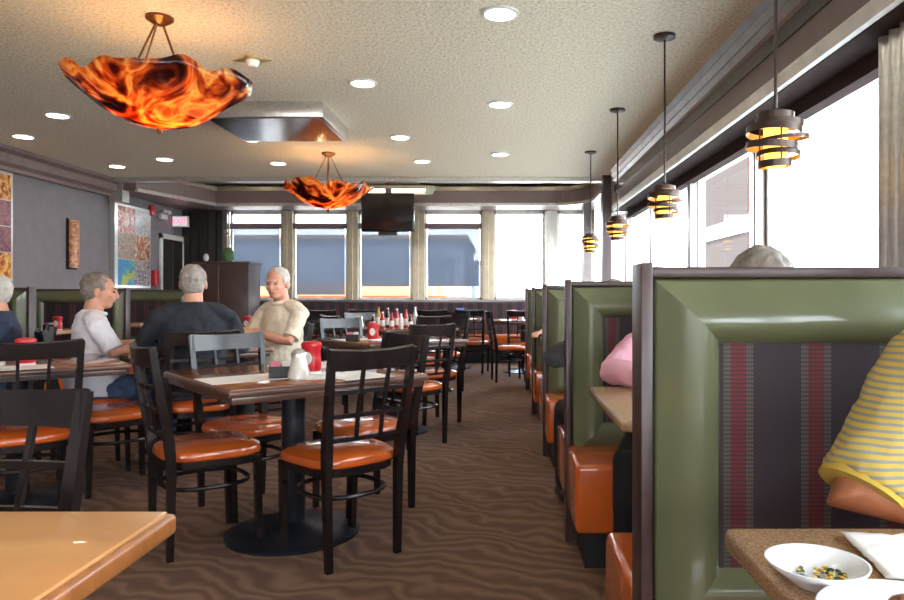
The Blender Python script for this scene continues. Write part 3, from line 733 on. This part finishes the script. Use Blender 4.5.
# ------------------------------------------------------------------ booths
def pad_frame(b, x0, x1, z0, z1, w, bulge, y, sgn):
    N = 12; rings = []
    for i in range(N+1):
        s = i/N; t_ = w*s; h = bulge*((math.sin(PI/2*min(1, s/.66))**1.1)*.85+.15 if s < .66 else math.cos(PI/2*(s-.66)/.36)**.6)
        yy = y+sgn*h
        rings.append([b.verts.new(p) for p in ((x0+t_, yy, z0+t_), (x1-t_, yy, z0+t_), (x1-t_, yy, z1-t_), (x0+t_, yy, z1-t_))])
    for A, B in zip(rings, rings[1:]):
        for k in range(4): b.faces.new((A[k], A[(k+1) % 4], B[(k+1) % 4], B[k]))
    b.faces.new(rings[0])
    for A, B in zip(rings, rings[1:]):
        for k in range(4):
            e = b.edges.get((A[k], B[k]));  e.smooth = False
def finish_pad(name, b, m, parent):
    me = bpy.data.meshes.new(name); bmesh.ops.recalc_face_normals(b, faces=b.faces)
    for f in b.faces: f.smooth = True
    b.to_mesh(me); b.free(); o = bpy.data.objects.new(name, me); C.objects.link(o); me.materials.append(M[m]); o.parent = parent; return o
def booth(width=1.40, near=True, far=True, side=1):
    """back to back booth; x runs from the aisle end at 0 towards the wall (side=1 right wall, -1 left wall)"""
    t = thing('double_booth', 'x', 'booth', (0, 0, 0)); X = lambda a, c: (min(a*side, c*side), max(a*side, c*side))
    b = bm_()
    x0, x1 = X(0, .026); box(b, x0, x1, -.052, .052, 0, 1.197, .004)
    x0, x1 = X(.026, width); box(b, x0, x1, -.038, .038, 1.165, 1.188, .003); box(b, x0, x1, -.022, .022, .0, 1.165)
    finish('wooden_frame', b, 'wood_frame', t)
    x0, x1 = X(.028, width)
    for sg, on in ((-1, near), (1, far)):
        if not on: continue
        b = bm_(); pad_frame(b, x0, x1, .40, 1.166, .145, .055, sg*.022, sg); finish_pad('green_padding', b, 'green', t)
        b = bm_(); a, c = sorted((sg*.022, sg*.040)); box(b, x0+.14, x1-.14, a, c, .54, 1.03, .006); finish('striped_back_panel', b, 'fabric', t)
        b = bm_(); a, c = sorted((sg*.05, sg*(.43 if sg < 0 else .49))); sx0, sx1 = X(.004, width)
        box(b, sx0, sx1, a, c, .165, .445, .022, 4)
        finish('seat_cushion', b, 'orange', t)
        b = bm_(); a, c = sorted((sg*.05, sg*.345)); sx0, sx1 = X(.05, width-.01); box(b, sx0, sx1, a, c, 0, .17); finish('base', b, 'black', t)
    return t
BO = booth(); BO.location = (.30, 1.54, 0); BO['label'] = 'nearest green framed booth back with striped panel, behind the yellow shirted diner'; BO['group'] = 'green booths along the window wall'
for i, lb in enumerate(['second green booth along the windows, behind the pink sleeved diner', 'third green booth along the windows', 'fourth green booth along the windows', 'fifth and farthest green booth along the windows']):
    dup(BO, (.30, 1.54+1.69*(i+1), 0), 0, lb, 'green booths along the window wall')
LBO = booth(1.10, side=-1); LBO.location = (-4.31, 6.46, 0); LBO['label'] = 'green booth at the left edge of the photo, against the grey wall'; LBO['group'] = 'green booths along the grey wall'
for y, lb in ((8.12, 'green booth against the grey wall beside the amber sconce'), (9.8, 'green booth against the grey wall by the food photo grid'), (11.4, 'green booth in the back left corner by the dark cabinet'), (4.78, 'green booth against the grey wall beyond the left edge of the photo')):
    dup(LBO, (-4.31, y, 0), 0, lb, 'green booths along the grey wall')
def booth_table(w=1.24, side=1):
    t = thing('booth_table', 'x', 'table', (0, 0, 0)); x0, x1 = (0, w) if side > 0 else (-w, 0)
    b = bm_(); box(b, x0, x1, -.38, .38, .722, .76, .012, 3)
    finish('tabletop', b, 'granite', t)
    cx = (x0+x1)/2; b = bm_(); lathe(b, [(0, .02), (.045, .02), (.045, .72), (0, .72)], 20, (cx, 0, 0)); finish('column', b, 'blackmetal', t)
    b = bm_(); box(b, cx-.3, cx+.3, -.03, .03, 0, .03, .008); box(b, cx-.03, cx+.03, -.1, .1, 0, .03, .008); finish('base', b, 'blackmetal', t)
    return t
BT = booth_table(); BT.location = (.355, .735, 0); BT['label'] = 'speckled tan booth table in the lower right corner with dishes'; BT['group'] = 'speckled booth tables by the windows'
for i, lb in enumerate(['speckled booth table under the pink sleeved arm', 'speckled booth table in the third booth', 'speckled booth table in the fourth booth', 'speckled booth table in the fifth booth']):
    dup(BT, (.355, 2.43+1.69*i, 0), 0, lb, 'speckled booth tables by the windows')
LBT = booth_table(.98, -1); LBT.location = (-4.40, 7.29, 0); LBT['label'] = 'speckled booth table by the sconce wall'; LBT['group'] = 'speckled booth tables by the grey wall'
for y, lb in ((8.96, 'speckled booth table under the food photo grid'), (5.62, 'speckled booth table at the left edge beyond the ketchup bottle')): dup(LBT, (-4.40, y, 0), 0, lb, 'speckled booth tables by the grey wall')

# ------------------------------------------------------------------ things on tables
Z = .76
def ketchup(loc, label, rz=0):
    t = thing('ketchup_bottle', label, 'bottle', loc, rz, 'red ketchup bottles')
    b = bm_(); prof = [(0, 0), (.040, 0), (.043, .010), (.046, .02), (.047, .04), (.044, .07), (.042, .095), (.047, .115), (.049, .128), (.044, .137), (.03, .141), (0, .142)]
    lathe(b, prof, 24)
    for v in b.verts: v.co.y *= .72
    finish('bottle', b, 'red', t)
    b = bm_(); N = 16
    ctr = None; vs = []
    for k in range(N):
        a = 2*PI*k/N; x = .022*math.cos(a); z = .068+.030*math.sin(a); y = -.0375*math.sqrt(max(0, 1-(x/.047)**2)); vs.append(b.verts.new((x, y, z)))
    vs2 = [b.verts.new(v.co+Vector((0, .004, 0))) for v in vs]
    b.faces.new(vs); b.faces.new(vs2[::-1])
    for k in range(N): b.faces.new((vs[k], vs2[k], vs2[(k+1) % N], vs[(k+1) % N]))
    finish('oval_label', b, 'paper', t)
    b = bm_(); lathe(b, [(0, 0), (.0445, 0), (.0445, .010), (0, .010)], 24)
    for v in b.verts: v.co.y *= .75
    finish('cap', b, 'white_ceramic', t)
    return t
# centre table
ketchup((-.835, 3.10, Z+.020), 'red ketchup bottle with pale oval label on the centre table', R(-20))
def sidedish(name, loc, r, label, cat):
    b = bm_(); lathe(b, [(0, 0), (r*.6, 0), (r*.66, .004), (r*.95, .014), (r, .018), (r*.97, .020), (r*.62, .008), (0, .007)], 32)
    return tag(finish(name, b, 'white_ceramic'), label, cat, loc=loc)
t = thing('menu_stack', 'white folded menus lying under the ketchup bottle on the centre table', 'menu', (-.80, 3.10, Z), R(30))
b = bm_(); box(b, -.09, .09, -.065, .065, 0, .009, .001); finish('card', b, 'paper', t)
b = bm_(); box(b, -.085, .095, -.06, .06, .0095, .0195, .001); finish('top_card', b, 'paper', t)
def pourer(loc, label):
    t = thing('sugar_pourer', label, 'sugar pourer', loc, 0, 'sugar pourers')
    b = bm_(); lathe(b, [(0, .0), (.042, 0), (.048, .008), (.046, .03), (.036, .065), (.030, .10), (0, .10)], 24); finish('jar', b, 'saltglass', t)
    b = bm_(); lathe(b, [(.034, .10), (.034, .112), (.026, .126), (.010, .134), (0, .134)], 20); finish('lid', b, 'steel', t); return t
pourer((-.87, 3.03, Z), 'white glass sugar pourer with metal lid on the centre table')
def caddy(loc, rz, label):
    t = thing('sweetener_caddy', label, 'caddy', loc, rz, 'sweetener packet caddies')
    b = bm_(); box(b, -.05, .05, -.032, .032, 0, .006)
    for q in ((-.05, -.046, -.032, .032), (.046, .05, -.032, .032), (-.05, .05, -.032, -.028), (-.05, .05, .028, .032), (-.002, .002, -.03, .03)): box(b, q[0], q[1], q[2], q[3], 0, .052)
    finish('holder', b, 'black', t)
    for s, m_ in ((-1, 'pink_pack'), (1, 'paper')):
        b = bm_()
        for k in range(5): box(b, s*.024-.018, s*.024+.018, -.022+k*.010, -.018+k*.010, .008, .068+.003*(k % 2))
        finish('packet_bundle', b, m_, t)
    return t
caddy((-.97, 3.10, Z), R(15), 'black caddy of pink and white packets on the centre table')
def sheet(loc, rz, w, d, label, name='placemat', cat='placemat', m_='paper'):
    b = bm_(); box(b, -w/2, w/2, -d/2, d/2, 0, .0015); o = finish(name, b, m_, smooth=False); tag(o, label, cat, loc=loc); o.rotation_euler.z = rz; return o
sheet((-1.12, 3.05, Z), R(40), .34, .25, 'white placemat standing in for glare on the left corner of the centre table')  # white sheets here stand in for glare on the glossy centre tabletop
sheet((-.66, 3.18, Z), R(-50), .30, .24, 'white placemat standing in for glare on the right of the centre table')
sheet((-.98, 3.62, Z), R(40), .36, .26, 'white placemat standing in for glare on the far side of the centre table')
# second table
t = ketchup((-1.02, 5.62, Z), 'red ketchup bottle on the second table of the centre row', 0)
caddy((-1.16, 5.52, Z), 0, 'black packet caddy beside the red bottle on the second centre table')
sheet((-1.15, 5.70, Z), R(40), .36, .26, 'white paper placemat on the second table of the centre row')
sheet((-.72, 5.55, Z), R(-50), .36, .26, 'white paper placemat at the near right edge of the second centre table')
# left table
ketchup((-2.48, 3.66, Z), 'red ketchup bottle on the table at the left edge', R(30))
def shaker(loc, label, m_='vessel', h=.075):
    t = thing('salt_shaker', label, 'shaker', loc, 0, 'salt and pepper shakers')
    b = bm_(); lathe(b, [(0, 0), (.018, 0), (.02, .01), (.014, h*.75), (0, h*.75)], 14); finish('jar', b, 'saltglass' if m_ == 'vessel' else m_, t)
    b = bm_(); lathe(b, [(.015, h*.75), (.015, h*.9), (.008, h), (0, h)], 14); finish('lid', b, 'steel', t)
shaker((-2.58, 3.62, Z), 'salt shaker with steel lid left of the ketchup on the left table')
shaker((-2.63, 3.66, Z), 'dark pepper shaker left of the ketchup on the left table', 'brown_bottle')
sheet((-2.42, 3.50, Z), R(40), .30, .24, 'white paper placemat on the left edge table')
b = bm_(); lathe(b, [(0, .0), (.028, 0), (.034, .09), (.031, .09), (.026, .006), (0, .006)], 20); tag(finish('mug', b, 'white_ceramic'), 'white cup on the left edge table behind the shakers', 'cup', loc=(-2.72, 3.75, Z))
sheet((-.90, 1.11, Z), R(20), .14, .1, 'white napkin at the far left edge of the tan table', 'napkin', 'napkin')
# diners' table
def plate(loc, label, r=.11, grp='white plates'):
    o = sidedish('plate', loc, r, label, 'plate'); o['group'] = grp; return o
plate((-2.38, 4.72, Z), 'white plate before the man in the white shirt')
plate((-2.02, 4.85, Z), 'white plate before the man in the dark shirt')
def mug(loc, label, m_='white_ceramic'):
    t = thing('coffee_mug', label, 'cup', loc, rnd.uniform(0, 6), 'coffee mugs')
    b = bm_(); lathe(b, [(0, 0), (.034, 0), (.040, .01), (.040, .09), (.036, .09), (.035, .012), (0, .012)], 20); finish('cup', b, m_, t)
    b = bm_(); tube(b, [(.038, 0, .075), (.058, 0, .07), (.064, 0, .048), (.056, 0, .028), (.038, 0, .022)], .005, 8); finish('handle', b, m_, t)
mug((-2.45, 4.98, Z), 'white coffee mug on the three diners table, left side')
mug((-2.08, 5.12, Z), 'white coffee mug on the three diners table, far side')
ketchup((-2.32, 5.16, Z), 'red ketchup bottle among the dishes of the three diners', R(10))
caddy((-2.20, 5.22, Z), R(20), 'packet caddy among the dishes of the three diners')
t = thing('napkin_dispenser', 'steel napkin dispenser on the three diners table', 'dispenser', (-2.42, 5.2, Z), R(25))
b = bm_(); box(b, -.06, .06, -.045, .045, 0, .12, .008); finish('body', b, 'steel', t)
b = bm_(); box(b, -.04, .04, -.048, -.045, .02, .10); finish('napkins', b, 'paper', t)
# sauce bottle cluster on the far centre table
def bottle(loc, label, m_, cap, h=.17, r=.026):
    t = thing('sauce_bottle', label, 'bottle', loc, 0, 'sauce bottles on the far centre table')
    b = bm_(); lathe(b, [(0, 0), (r, 0), (r, h*.6), (r*.5, h*.78), (r*.42, h*.92), (0, h*.92)], 16); finish('glass_body', b, m_, t)
    b = bm_(); lathe(b, [(r*.5, h*.92), (r*.5, h), (0, h)], 12); finish('cap', b, cap, t)
    b = bm_(); lathe(b, [(r+.0005, h*.15), (r+.001, h*.15), (r+.001, h*.5), (r+.0005, h*.5)], 16); finish('paper_label', b, 'paper' if m_ != 'paper' else 'blue_pack', t)
cols = [('red', 'white_ceramic', 'red'), ('brown_bottle', 'paper', 'brown'), ('food_yellow', 'red', 'yellow'), ('brown_bottle', 'red', 'dark brown'), ('saltglass', 'steel', 'white'), ('red', 'red', 'bright red')]
dx = ['left end', 'left of middle', 'middle', 'right of middle', 'right end']
for k in range(10):
    c = cols[(k*5+1) % 6]; row = k//5
    bottle((-1.36+.10*(k % 5)+.03*row, 7.50+.17*row, Z), '%s sauce bottle, %s row, %s of the far bottle cluster' % (c[2], ('front', 'back')[row], dx[k % 5]), c[0], c[1], .15+.03*((k*3) % 4)/3+.05*row, .026)
pourer((-1.55, 7.72, Z), 'sugar pourer at the left of the sauce bottle cluster')
pourer((-.86, 7.62, Z), 'sugar pourer at the right of the sauce bottle cluster')
# other tables
ketchup((-2.62, 7.25, Z), 'red ketchup bottle on the table near the back windows', 0)
pourer((-2.5, 7.18, Z), 'sugar pourer on the table near the back windows')
t = thing('card_holder', 'blue and white table card on the banquette table', 'table card', (-.60, 10.6, Z), R(10))
b = bm_(); extrude_poly(b, [(-.05, 0), (.05, 0), (0, .16)], -.06, .06, 'x'); finish('card', b, 'blue_pack', t)
b = bm_(); extrude_poly(b, [(-.037, .045), (-.035, .042), (-.022, .085), (-.024, .088)], -.035, .035, 'x'); finish('print', b, 'paper', t)
ketchup((.20, 10.1, Z), 'red ketchup bottle on the table beside the last booth', 0)
mug((.30, 10.0, Z), 'white mug on the table beside the last booth')
ketchup((-2.25, 10.6, Z), 'red ketchup bottle on the banquette table under the television', 0)
# left booth tables
ketchup((-4.55, 7.2, Z), 'red ketchup bottle on the booth table by the sconce wall', 0)
caddy((-4.7, 7.3, Z), 0, 'packet caddy on the booth table by the sconce wall')
# pink diner's table
sheet((.66, 2.36, Z), R(15), .22, .16, 'white paper sheet before the pink sleeved diner', 'paper_sheet', 'paper')
t = thing('receipt_folder', 'small white card standing before the pink sleeved diner', 'card', (.66, 2.32, Z+.0015), R(10))
b = bm_(); extrude_poly(b, [(-.02, 0), (.02, 0), (0, .035)], -.03, .03, 'x'); finish('card', b, 'paper', t)
# near table dishes
t = thing('bowl', 'white bowl with green and yellow leftovers at the lower right', 'bowl', (.405, .895, Z))
b = bm_(); lathe(b, [(0, 0), (.030, 0), (.034, .003), (.05, .016), (.062, .026), (.063, .029), (.060, .029), (.046, .018), (.03, .007), (0, .006)], 40); finish('dish', b, 'white_ceramic', t)
b = bm_()
for k in range(46):
    a = rnd.uniform(0, 6.28); q = .032*math.sqrt(rnd.random()); ell(b, (q*math.cos(a)+.004, q*math.sin(a)-.004, .010+.002*rnd.random()), (.0045, .003, .002), Matrix.Rotation(rnd.uniform(0, 3), 3, 'Z'), 6, 4)
finish('leftovers', b, 'food_green', t)['kind'] = 'stuff'
b = bm_()
for k in range(20):
    a = rnd.uniform(0, 6.28); q = .03*math.sqrt(rnd.random()); ell(b, (q*math.cos(a)+.004, q*math.sin(a)-.004, .013+.002*rnd.random()), (.004, .003, .002), Matrix.Rotation(rnd.uniform(0, 3), 3, 'Z'), 6, 4)
finish('yellow_bits', b, 'food_yellow', t)['kind'] = 'stuff'
b = bm_(); lathe(b, [(0, 0), (.055, 0), (.06, .004), (.10, .016), (.105, .020), (.102, .021), (.06, .009), (0, .008)], 48); tag(finish('plate', b, 'white_ceramic'), 'white plate with browned food roll cut by the lower right corner', 'plate', loc=(.455, .755, Z))
b = bm_(); loft(b, [(-.035, 0, 0), (0, .003, .003), (.05, -.004, .0)], [.012, .017, .013], 12, ref=(0, 0, 1)); o = finish('bread_roll', b, 'food_brown'); tag(o, 'browned sausage roll lying on the white plate at the lower right', 'food', loc=(.475, .765, Z+.025)); o.rotation_euler.z = R(-14)
# crumpled napkin
b = bm_(); N = 16; g = []
for i in range(N+1):
    g.append([b.verts.new(((i/N-.5)*.24, (j/N-.5)*.17, .004+.012*abs(noise.noise((i*.35, j*.35, 2.2))) + .003*abs(noise.noise((i*.9, j*.9, 5))))) for j in range(N+1)])
for i in range(N):
    for j in range(N): b.faces.new((g[i][j], g[i+1][j], g[i+1][j+1], g[i][j+1]))
o = finish('napkin', b, 'paper'); md = o.modifiers.new('s', 'SOLIDIFY'); md.thickness = .002; md.offset = 1; tag(o, 'crumpled white paper napkin before the yellow shirted diner', 'napkin', loc=(.625, .965, Z)); o.rotation_euler.z = R(-8)

# ------------------------------------------------------------------ people
def blob(name, build, m, parent, voxel=.008, smooth=4, disp=0, dsize=.06):
    b = bm_(); build(b); o = finish(name, b, m, parent)
    mods = [('REMESH', dict(mode='VOXEL', voxel_size=voxel)), ('SMOOTH', dict(factor=.5, iterations=smooth))]
    if disp:
        tx = bpy.data.textures.new('folds', 'CLOUDS'); tx.noise_scale = dsize; tx.noise_depth = 2
        mods.append(('DISPLACE', dict(texture=tx, strength=disp, mid_level=.5)))
    return bake(o, mods)
def person(label, loc, head, shirt, trousers, hair, skin='skin', lean=0.0, dz=0.0, arms=None, knees=None, feet=None, yaw=0, pitch=0, sleeve='short', belly=.02, shoes='shoe_dark', wide=1.0, arm=1.0):
    P = thing('person', label, 'person', (loc[0], loc[1], 0), R(head-90))
    V = Vector
    hips = V((0, 0, .535)); chest = V((0, lean*.62, .80+dz-.25*lean*lean)); sh = V((0, lean*.95, .985+dz-.3*lean*lean)); nk = sh+V((0, .015+lean*.1, .075)); hc = nk+V((0, .035+lean*.12, .105))
    SW = .185*wide
    arms = arms or {}
    knees = knees or {-1: (-.11, .40, .49), 1: (.11, .40, .49)}
    feet = feet or {s: (knees[s][0]*1.05, knees[s][1]+.02, .07) for s in (-1, 1)}
    A = {}
    for s in (-1, 1):
        e, w = arms.get(s, ((s*(SW+.06), lean+.10, .76+dz), (s*(SW-.07), lean+.36, .79)))
        A[s] = (sh+V((s*SW, 0, -.01)), V(e), V(w))
    rot = Matrix.Rotation(R(yaw), 3, 'Z') @ Matrix.Rotation(R(pitch), 3, 'X')
    H = lambda x, y, z: hc + rot @ V((x, y, z))
    def body(b):
        loft(b, [hips+V((0, 0, -.03)), hips+V((0, 0, .1)), chest, sh+V((0, 0, -.03))], [(.15, .10), (.13, .10), (.15, .10), (.14, .085)], 18)
        loft(b, [sh+V((0, 0, -.02)), nk, hc+V((0, -.02, -.05))], [(.066, .062), (.056, .058), (.055, .056)], 16)
        ell(b, H(0, -.012, .028), (.074, .094, .088), rot); ell(b, H(0, .022, -.02), (.064, .072, .082), rot)
        ell(b, H(0, .046, -.078), (.040, .036, .028), rot); ell(b, H(0, .018, -.06), (.056, .055, .045), rot)
        loft(b, [H(0, .086, .020), H(0, .099, -.008), H(0, .103, -.024)], [.008, .011, .014], 10)
        loft(b, [H(-.045, .074, .026), H(0, .086, .024), H(.045, .074, .026)], [.010, .011, .010], 10, ref=(0, 0, 1))
        loft(b, [H(-.022, .080, -.052), H(0, .090, -.051), H(.022, .080, -.052)], [.007, .010, .007], 8, ref=(0, 0, 1))
        for s in (-1, 1):
            ell(b, H(s*.037, .066, -.022), (.022, .018, .018), rot)
            ell(b, H(s*.076, -.008, -.006), (.010, .020, .033), rot)
            a0, e, w = A[s]
            loft(b, [a0-V((s*.02, 0, .02)), (a0+e)/2, e, e+(w-e)*.3, w], [.048*arm, .041*arm, .038*arm, .037, .027], 14)
            d = (w-e).normalized(); side = V((0, 0, 1)).cross(d)
            if side.length < .2: side = V((s, 0, 0))
            side.normalize(); up = d.cross(side)
            palm = w+d*.055
            loft(b, [w, w+d*.03, w+d*.085], [(.024, .017), (.034, .016), (.038, .013)], 12, ref=tuple(side))
            L = (.066, .076, .072, .056)
            for i in range(4):
                o_ = side*(-.029+.0193*i)*-s; r0 = w+d*.082+o_; dn = -V((0, 0, 1))
                loft(b, [r0, r0+d*L[i]*.45+dn*.004, r0+d*L[i]*.75+dn*.016, r0+d*L[i]*.92+dn*.034], [.0092, .009, .0085, .0075], 8)
            tb = w+d*.025-side*.03*-s*-1
            tb = w+d*.025+side*.026*s
            loft(b, [tb, tb+d*.028+side*.020*s, tb+d*.058+side*.022*s-V((0, 0, .006))], [.013, .0105, .009], 8)
            k = V(knees[s]); f = V(feet[s])
            loft(b, [hips+V((s*.085, 0, -.01)), k, f+V((0, 0, .02))], [.07, .05, .035], 12)
    blob('body', body, skin, P, .0065, 3)
    # clothing
    def shirtf(b):
        w = wide
        loft(b, [hips+V((0, 0, -.05)), hips+V((0, .01, .06)), (hips+chest)/2+V((0, belly*.6, .04)), chest+V((0, belly*.4, 0)), sh+V((0, 0, -.06)), sh+V((0, .0, .02)), nk+V((0, -.006, -.03))],
             [(.178*w, .135), (.172*w, .135+belly), (.170*w, .128+belly), (.180*w, .125), (.178*w, .110), (.12, .085), (.070, .068)], 24, cap='flat')
        for s in (-1, 1):
            a0, e, wv = A[s]
            st = [sh+V((s*.055, 0, .018)), sh+V((s*SW*.72, 0, .0)), sh+V((s*SW, .005, -.035))]; sr = [(.05, .06), (.052, .064), (.058, .066)]
            a1 = st[-1]
            if sleeve == 'short': loft(b, st+[a1+(e-a1)*.5, a1+(e-a1)*.88], sr+[.060, .064], 18, ref=(0, 0, 1), cap='flat')
            elif sleeve == 'elbow': loft(b, st+[a1+(e-a1)*.5, a1+(e-a1)*.90], [(.056, .066), (.062, .070), (.068, .070), .068, .072], 18, ref=(0, 0, 1), cap='flat')
            else: loft(b, st+[(a1+e)/2, e, e+(wv-e)*.4, e+(wv-e)*.9], sr+[.058, .060, .052, .038], 18, ref=(0, 0, 1), cap='flat')
    blob('shirt', shirtf, shirt, P, .008, 3, .020, .06)
    if sleeve == 'elbow':
        for s in (-1, 1):
            a0, e, wv = A[s]; a1 = sh+V((s*SW, .005, -.035)); b = bm_(); loft(b, [a1+(e-a1)*.80, a1+(e-a1)*.93], [.066, .069], 24, ref=(0, 0, 1), cap='flat')
            finish('cuff', b, mat('plain_yellow_rib', srgb(184, 154, 60), .9), P)['label'] = 'plain yellow ribbed cuff'
    def collar(b):
        n = 20; pts = [nk+V((.066*math.cos(2*PI*k/n), .066*math.sin(2*PI*k/n)+.002, -.022-.018*max(0, math.sin(2*PI*k/n)))) for k in range(n)]
        tube(b, pts, .013, 8, closed=True)
    b = bm_(); collar(b); finish('collar', b, shirt, P)
    def trs(b):
        loft(b, [hips+V((-.10, 0, -.01)), hips+V((.10, 0, -.01))], [(.12, .09), (.12, .09)], 16, ref=(0, 1, 0))
        for s in (-1, 1):
            k = V(knees[s]); f = V(feet[s])
            loft(b, [hips+V((s*.085, .0, -.01)), (hips+V((s*.09, 0, 0))+k)/2, k, k+(f-k)*.25, f+V((0, 0, .045))], [.092, .086, .070, .066, .058], 16, cap='round')
    blob('trousers', trs, trousers, P, .010, 3, .012, .08)
    for s in (-1, 1):
        f = V(feet[s]); b = bm_()
        loft(b, [(f.x, f.y-.05, .045), (f.x, f.y+.03, .045), (f.x+s*.01, f.y+.11, .036), (f.x+s*.015, f.y+.17, .030)], [(.040, .042), (.044, .043), (.048, .034), (.036, .026)], 14, ref=(1, 0, 0)); finish('shoe', b, shoes, P)
    def hairf(b):
        ell(b, H(0, -.026, .042), (.081, .093, .086), rot); ell(b, H(0, -.045, .0), (.074, .068, .075), rot)
        for s in (-1, 1): ell(b, H(s*.070, .004, .028), (.010, .030, .030), rot)
    blob('hair', hairf, hair, P, .006, 1, .015, .03)
    for s in (-1, 1):
        b = bm_(); ell(b, H(s*.030, .083, .006), (.011, .007, .0065), rot, 10, 8); finish('eye', b, 'eye', P)
        b = bm_(); loft(b, [H(s*.016, .094, .026), H(s*.032, .090, .030), H(s*.046, .078, .026)], [.004, .0045, .003], 6, ref=(0, 0, 1)); finish('eyebrow', b, hair, P)
    b = bm_(); loft(b, [H(-.020, .089, -.052), H(0, .098, -.052), H(.020, .089, -.052)], [.003, .004, .003], 8, ref=(0, 0, 1)); finish('mouth', b, 'lip', P)
    return P
person('man in a yellow striped shirt with his tanned forearm on the near booth table', (.93, 1.28), 270, 'shirt_yellow', 'trouser', 'hair', 'skin_tan',
       dz=.06, lean=.05, belly=0, arm=1.22, sleeve='elbow', arms={1: ((.345, .125, .787), (.07, .20, .80)), -1: ((-.27, .13, .80), (-.12, .33, .80))}, feet={-1: (-.12, .30, .07), 1: (.12, .30, .07)}, knees={-1: (-.11, .36, .50), 1: (.11, .36, .50)})
person('person in pink sleeves and black trousers at the second booth table', (.75, 3.0), 270, 'shirt_pink', 'trouser', 'hair', lean=.02,
       arms={1: ((.285, .13, .815), (.12, .36, .80)), -1: ((-.26, .14, .81), (-.1, .36, .80))}, sleeve='long', knees={-1: (-.16, .38, .49), 1: (.26, .36, .49)}, feet={-1: (-.16, .36, .07), 1: (.26, .34, .07)}, dz=-.05)
person('grey haired person whose hair tops the nearest booth back', (.68, 1.80), 90, 'shirt_grey', 'trouser', 'hair_dark', lean=.0, dz=-.035, feet={-1: (-.12, .30, .07), 1: (.12, .30, .07)}, knees={-1: (-.11, .36, .50), 1: (.11, .36, .50)})
person('leaning person with a charcoal sleeve elbow out of the third booth', (.63, 3.50), 90, 'shirt_grey', 'trouser', 'hair_dark', lean=.26, dz=-.06, arm=.7,
       arms={-1: ((-.345, .20, .79), (-.16, .42, .80)), 1: ((.30, .25, .79), (.1, .45, .80))}, sleeve='long', knees={-1: (-.27, .36, .49), 1: (.12, .38, .49)}, feet={-1: (-.27, .30, .07), 1: (.12, .30, .07)})
person('person in the fourth booth with one pale hand past the table edge', (.76, 6.34), 270, 'shirt_cream', 'trouser', 'hair', dz=-.06,
       arms={1: ((.27, .10, .80), (.40, .32, .80)), -1: ((-.26, .14, .80), (-.1, .36, .80))})
person('grey haired man in a white shirt in profile at the left', (-2.64, 4.52), 38, 'shirt_white', 'jeans', 'hair_dark', dz=-.02, belly=.05, wide=1.08,
       arms={-1: ((-.22, .12, .77), (-.08, .34, .80)), 1: ((.24, .10, .76), (.12, .34, .80))}, yaw=-14, pitch=-6)
person('man in a dark navy shirt with his back to the viewer', (-1.95, 4.46), 118, 'shirt_dark', 'jeans', 'hair', dz=.03, wide=1.14, belly=.04, shoes='shoe', sleeve='long',
       arms={-1: ((-.30, .10, .78), (-.10, .34, .80)), 1: ((.30, .10, .78), (.12, .34, .80))}, yaw=-10, feet={-1: (-.16, .30, .07), 1: (.16, .30, .07)})
person('white haired man in a cream shirt facing left at the far side of the table', (-1.62, 5.22), 236, 'shirt_cream', 'trouser', 'hair_white', dz=.04, belly=.04,
       arms={-1: ((-.24, .14, .79), (-.02, .27, .86)), 1: ((.24, .14, .79), (.03, .30, .84))}, yaw=24, pitch=-6, wide=1.1)
person('man in a slate blue shirt cut off by the left edge of the photo', (-3.28, 4.60), 214, 'shirt_blue', 'jeans', 'hair_white', dz=-.03, wide=1.08, sleeve='long')

# ------------------------------------------------------------------ outside
b = bm_(); box(b, -60, 70, -60, 90, -.25, -.15); o = struct('floor_street', b, 'asphalt')
t = thing('neighbour_building', 'low blue grey building with tan base seen through the back windows', 'building', (-4.2, 24, 0))
b = bm_(); box(b, -14, 3.0, 0, 8, 0, 3.0); finish('wall', b, 'ext_blue', t)
b = bm_(); box(b, -14.1, 3.1, -.15, 8, 3.0, 3.15); finish('parapet', b, 'ext_tan', t)
b = bm_(); box(b, 3.0, 5.2, .4, 8, 0, 2.3); finish('low_wing', b, 'ext_blue', t)
b = bm_(); box(b, -14.05, 3.05, -.1, 0, 1.06, 1.5); finish('tan_band', b, 'ext_tan', t)
b = bm_(); box(b, -14.05, 3.05, -.3, -.02, 0, 1.06); finish('base_course', b, 'ext_orange', t)
for x in (-9, -5.5, -1.2, 1.0):
    b = bm_(); box(b, x, x+1.6, -.04, 0, 1.5, 2.4); w = finish('window', b, 'ext_window', t)
t = thing('brick_building', 'sunlit red brick building with white bands beyond the right windows', 'building', (7, 22, 0))
b = bm_(); box(b, 0, .06, -2.2, 2.6, 0, 5.8); finish('brick_wall', b, 'brick', t)
b = bm_(); box(b, .06, 3, -2.2, 2.6, 0, 5.8); finish('plain_wall', b, 'ext_white', t)
b = bm_(); box(b, -.06, 3.0, -2.26, 2.66, 2.9, 3.35); box(b, -.06, 3.0, -2.26, 2.66, 5.8, 6.2); finish('white_band', b, 'ext_white', t)
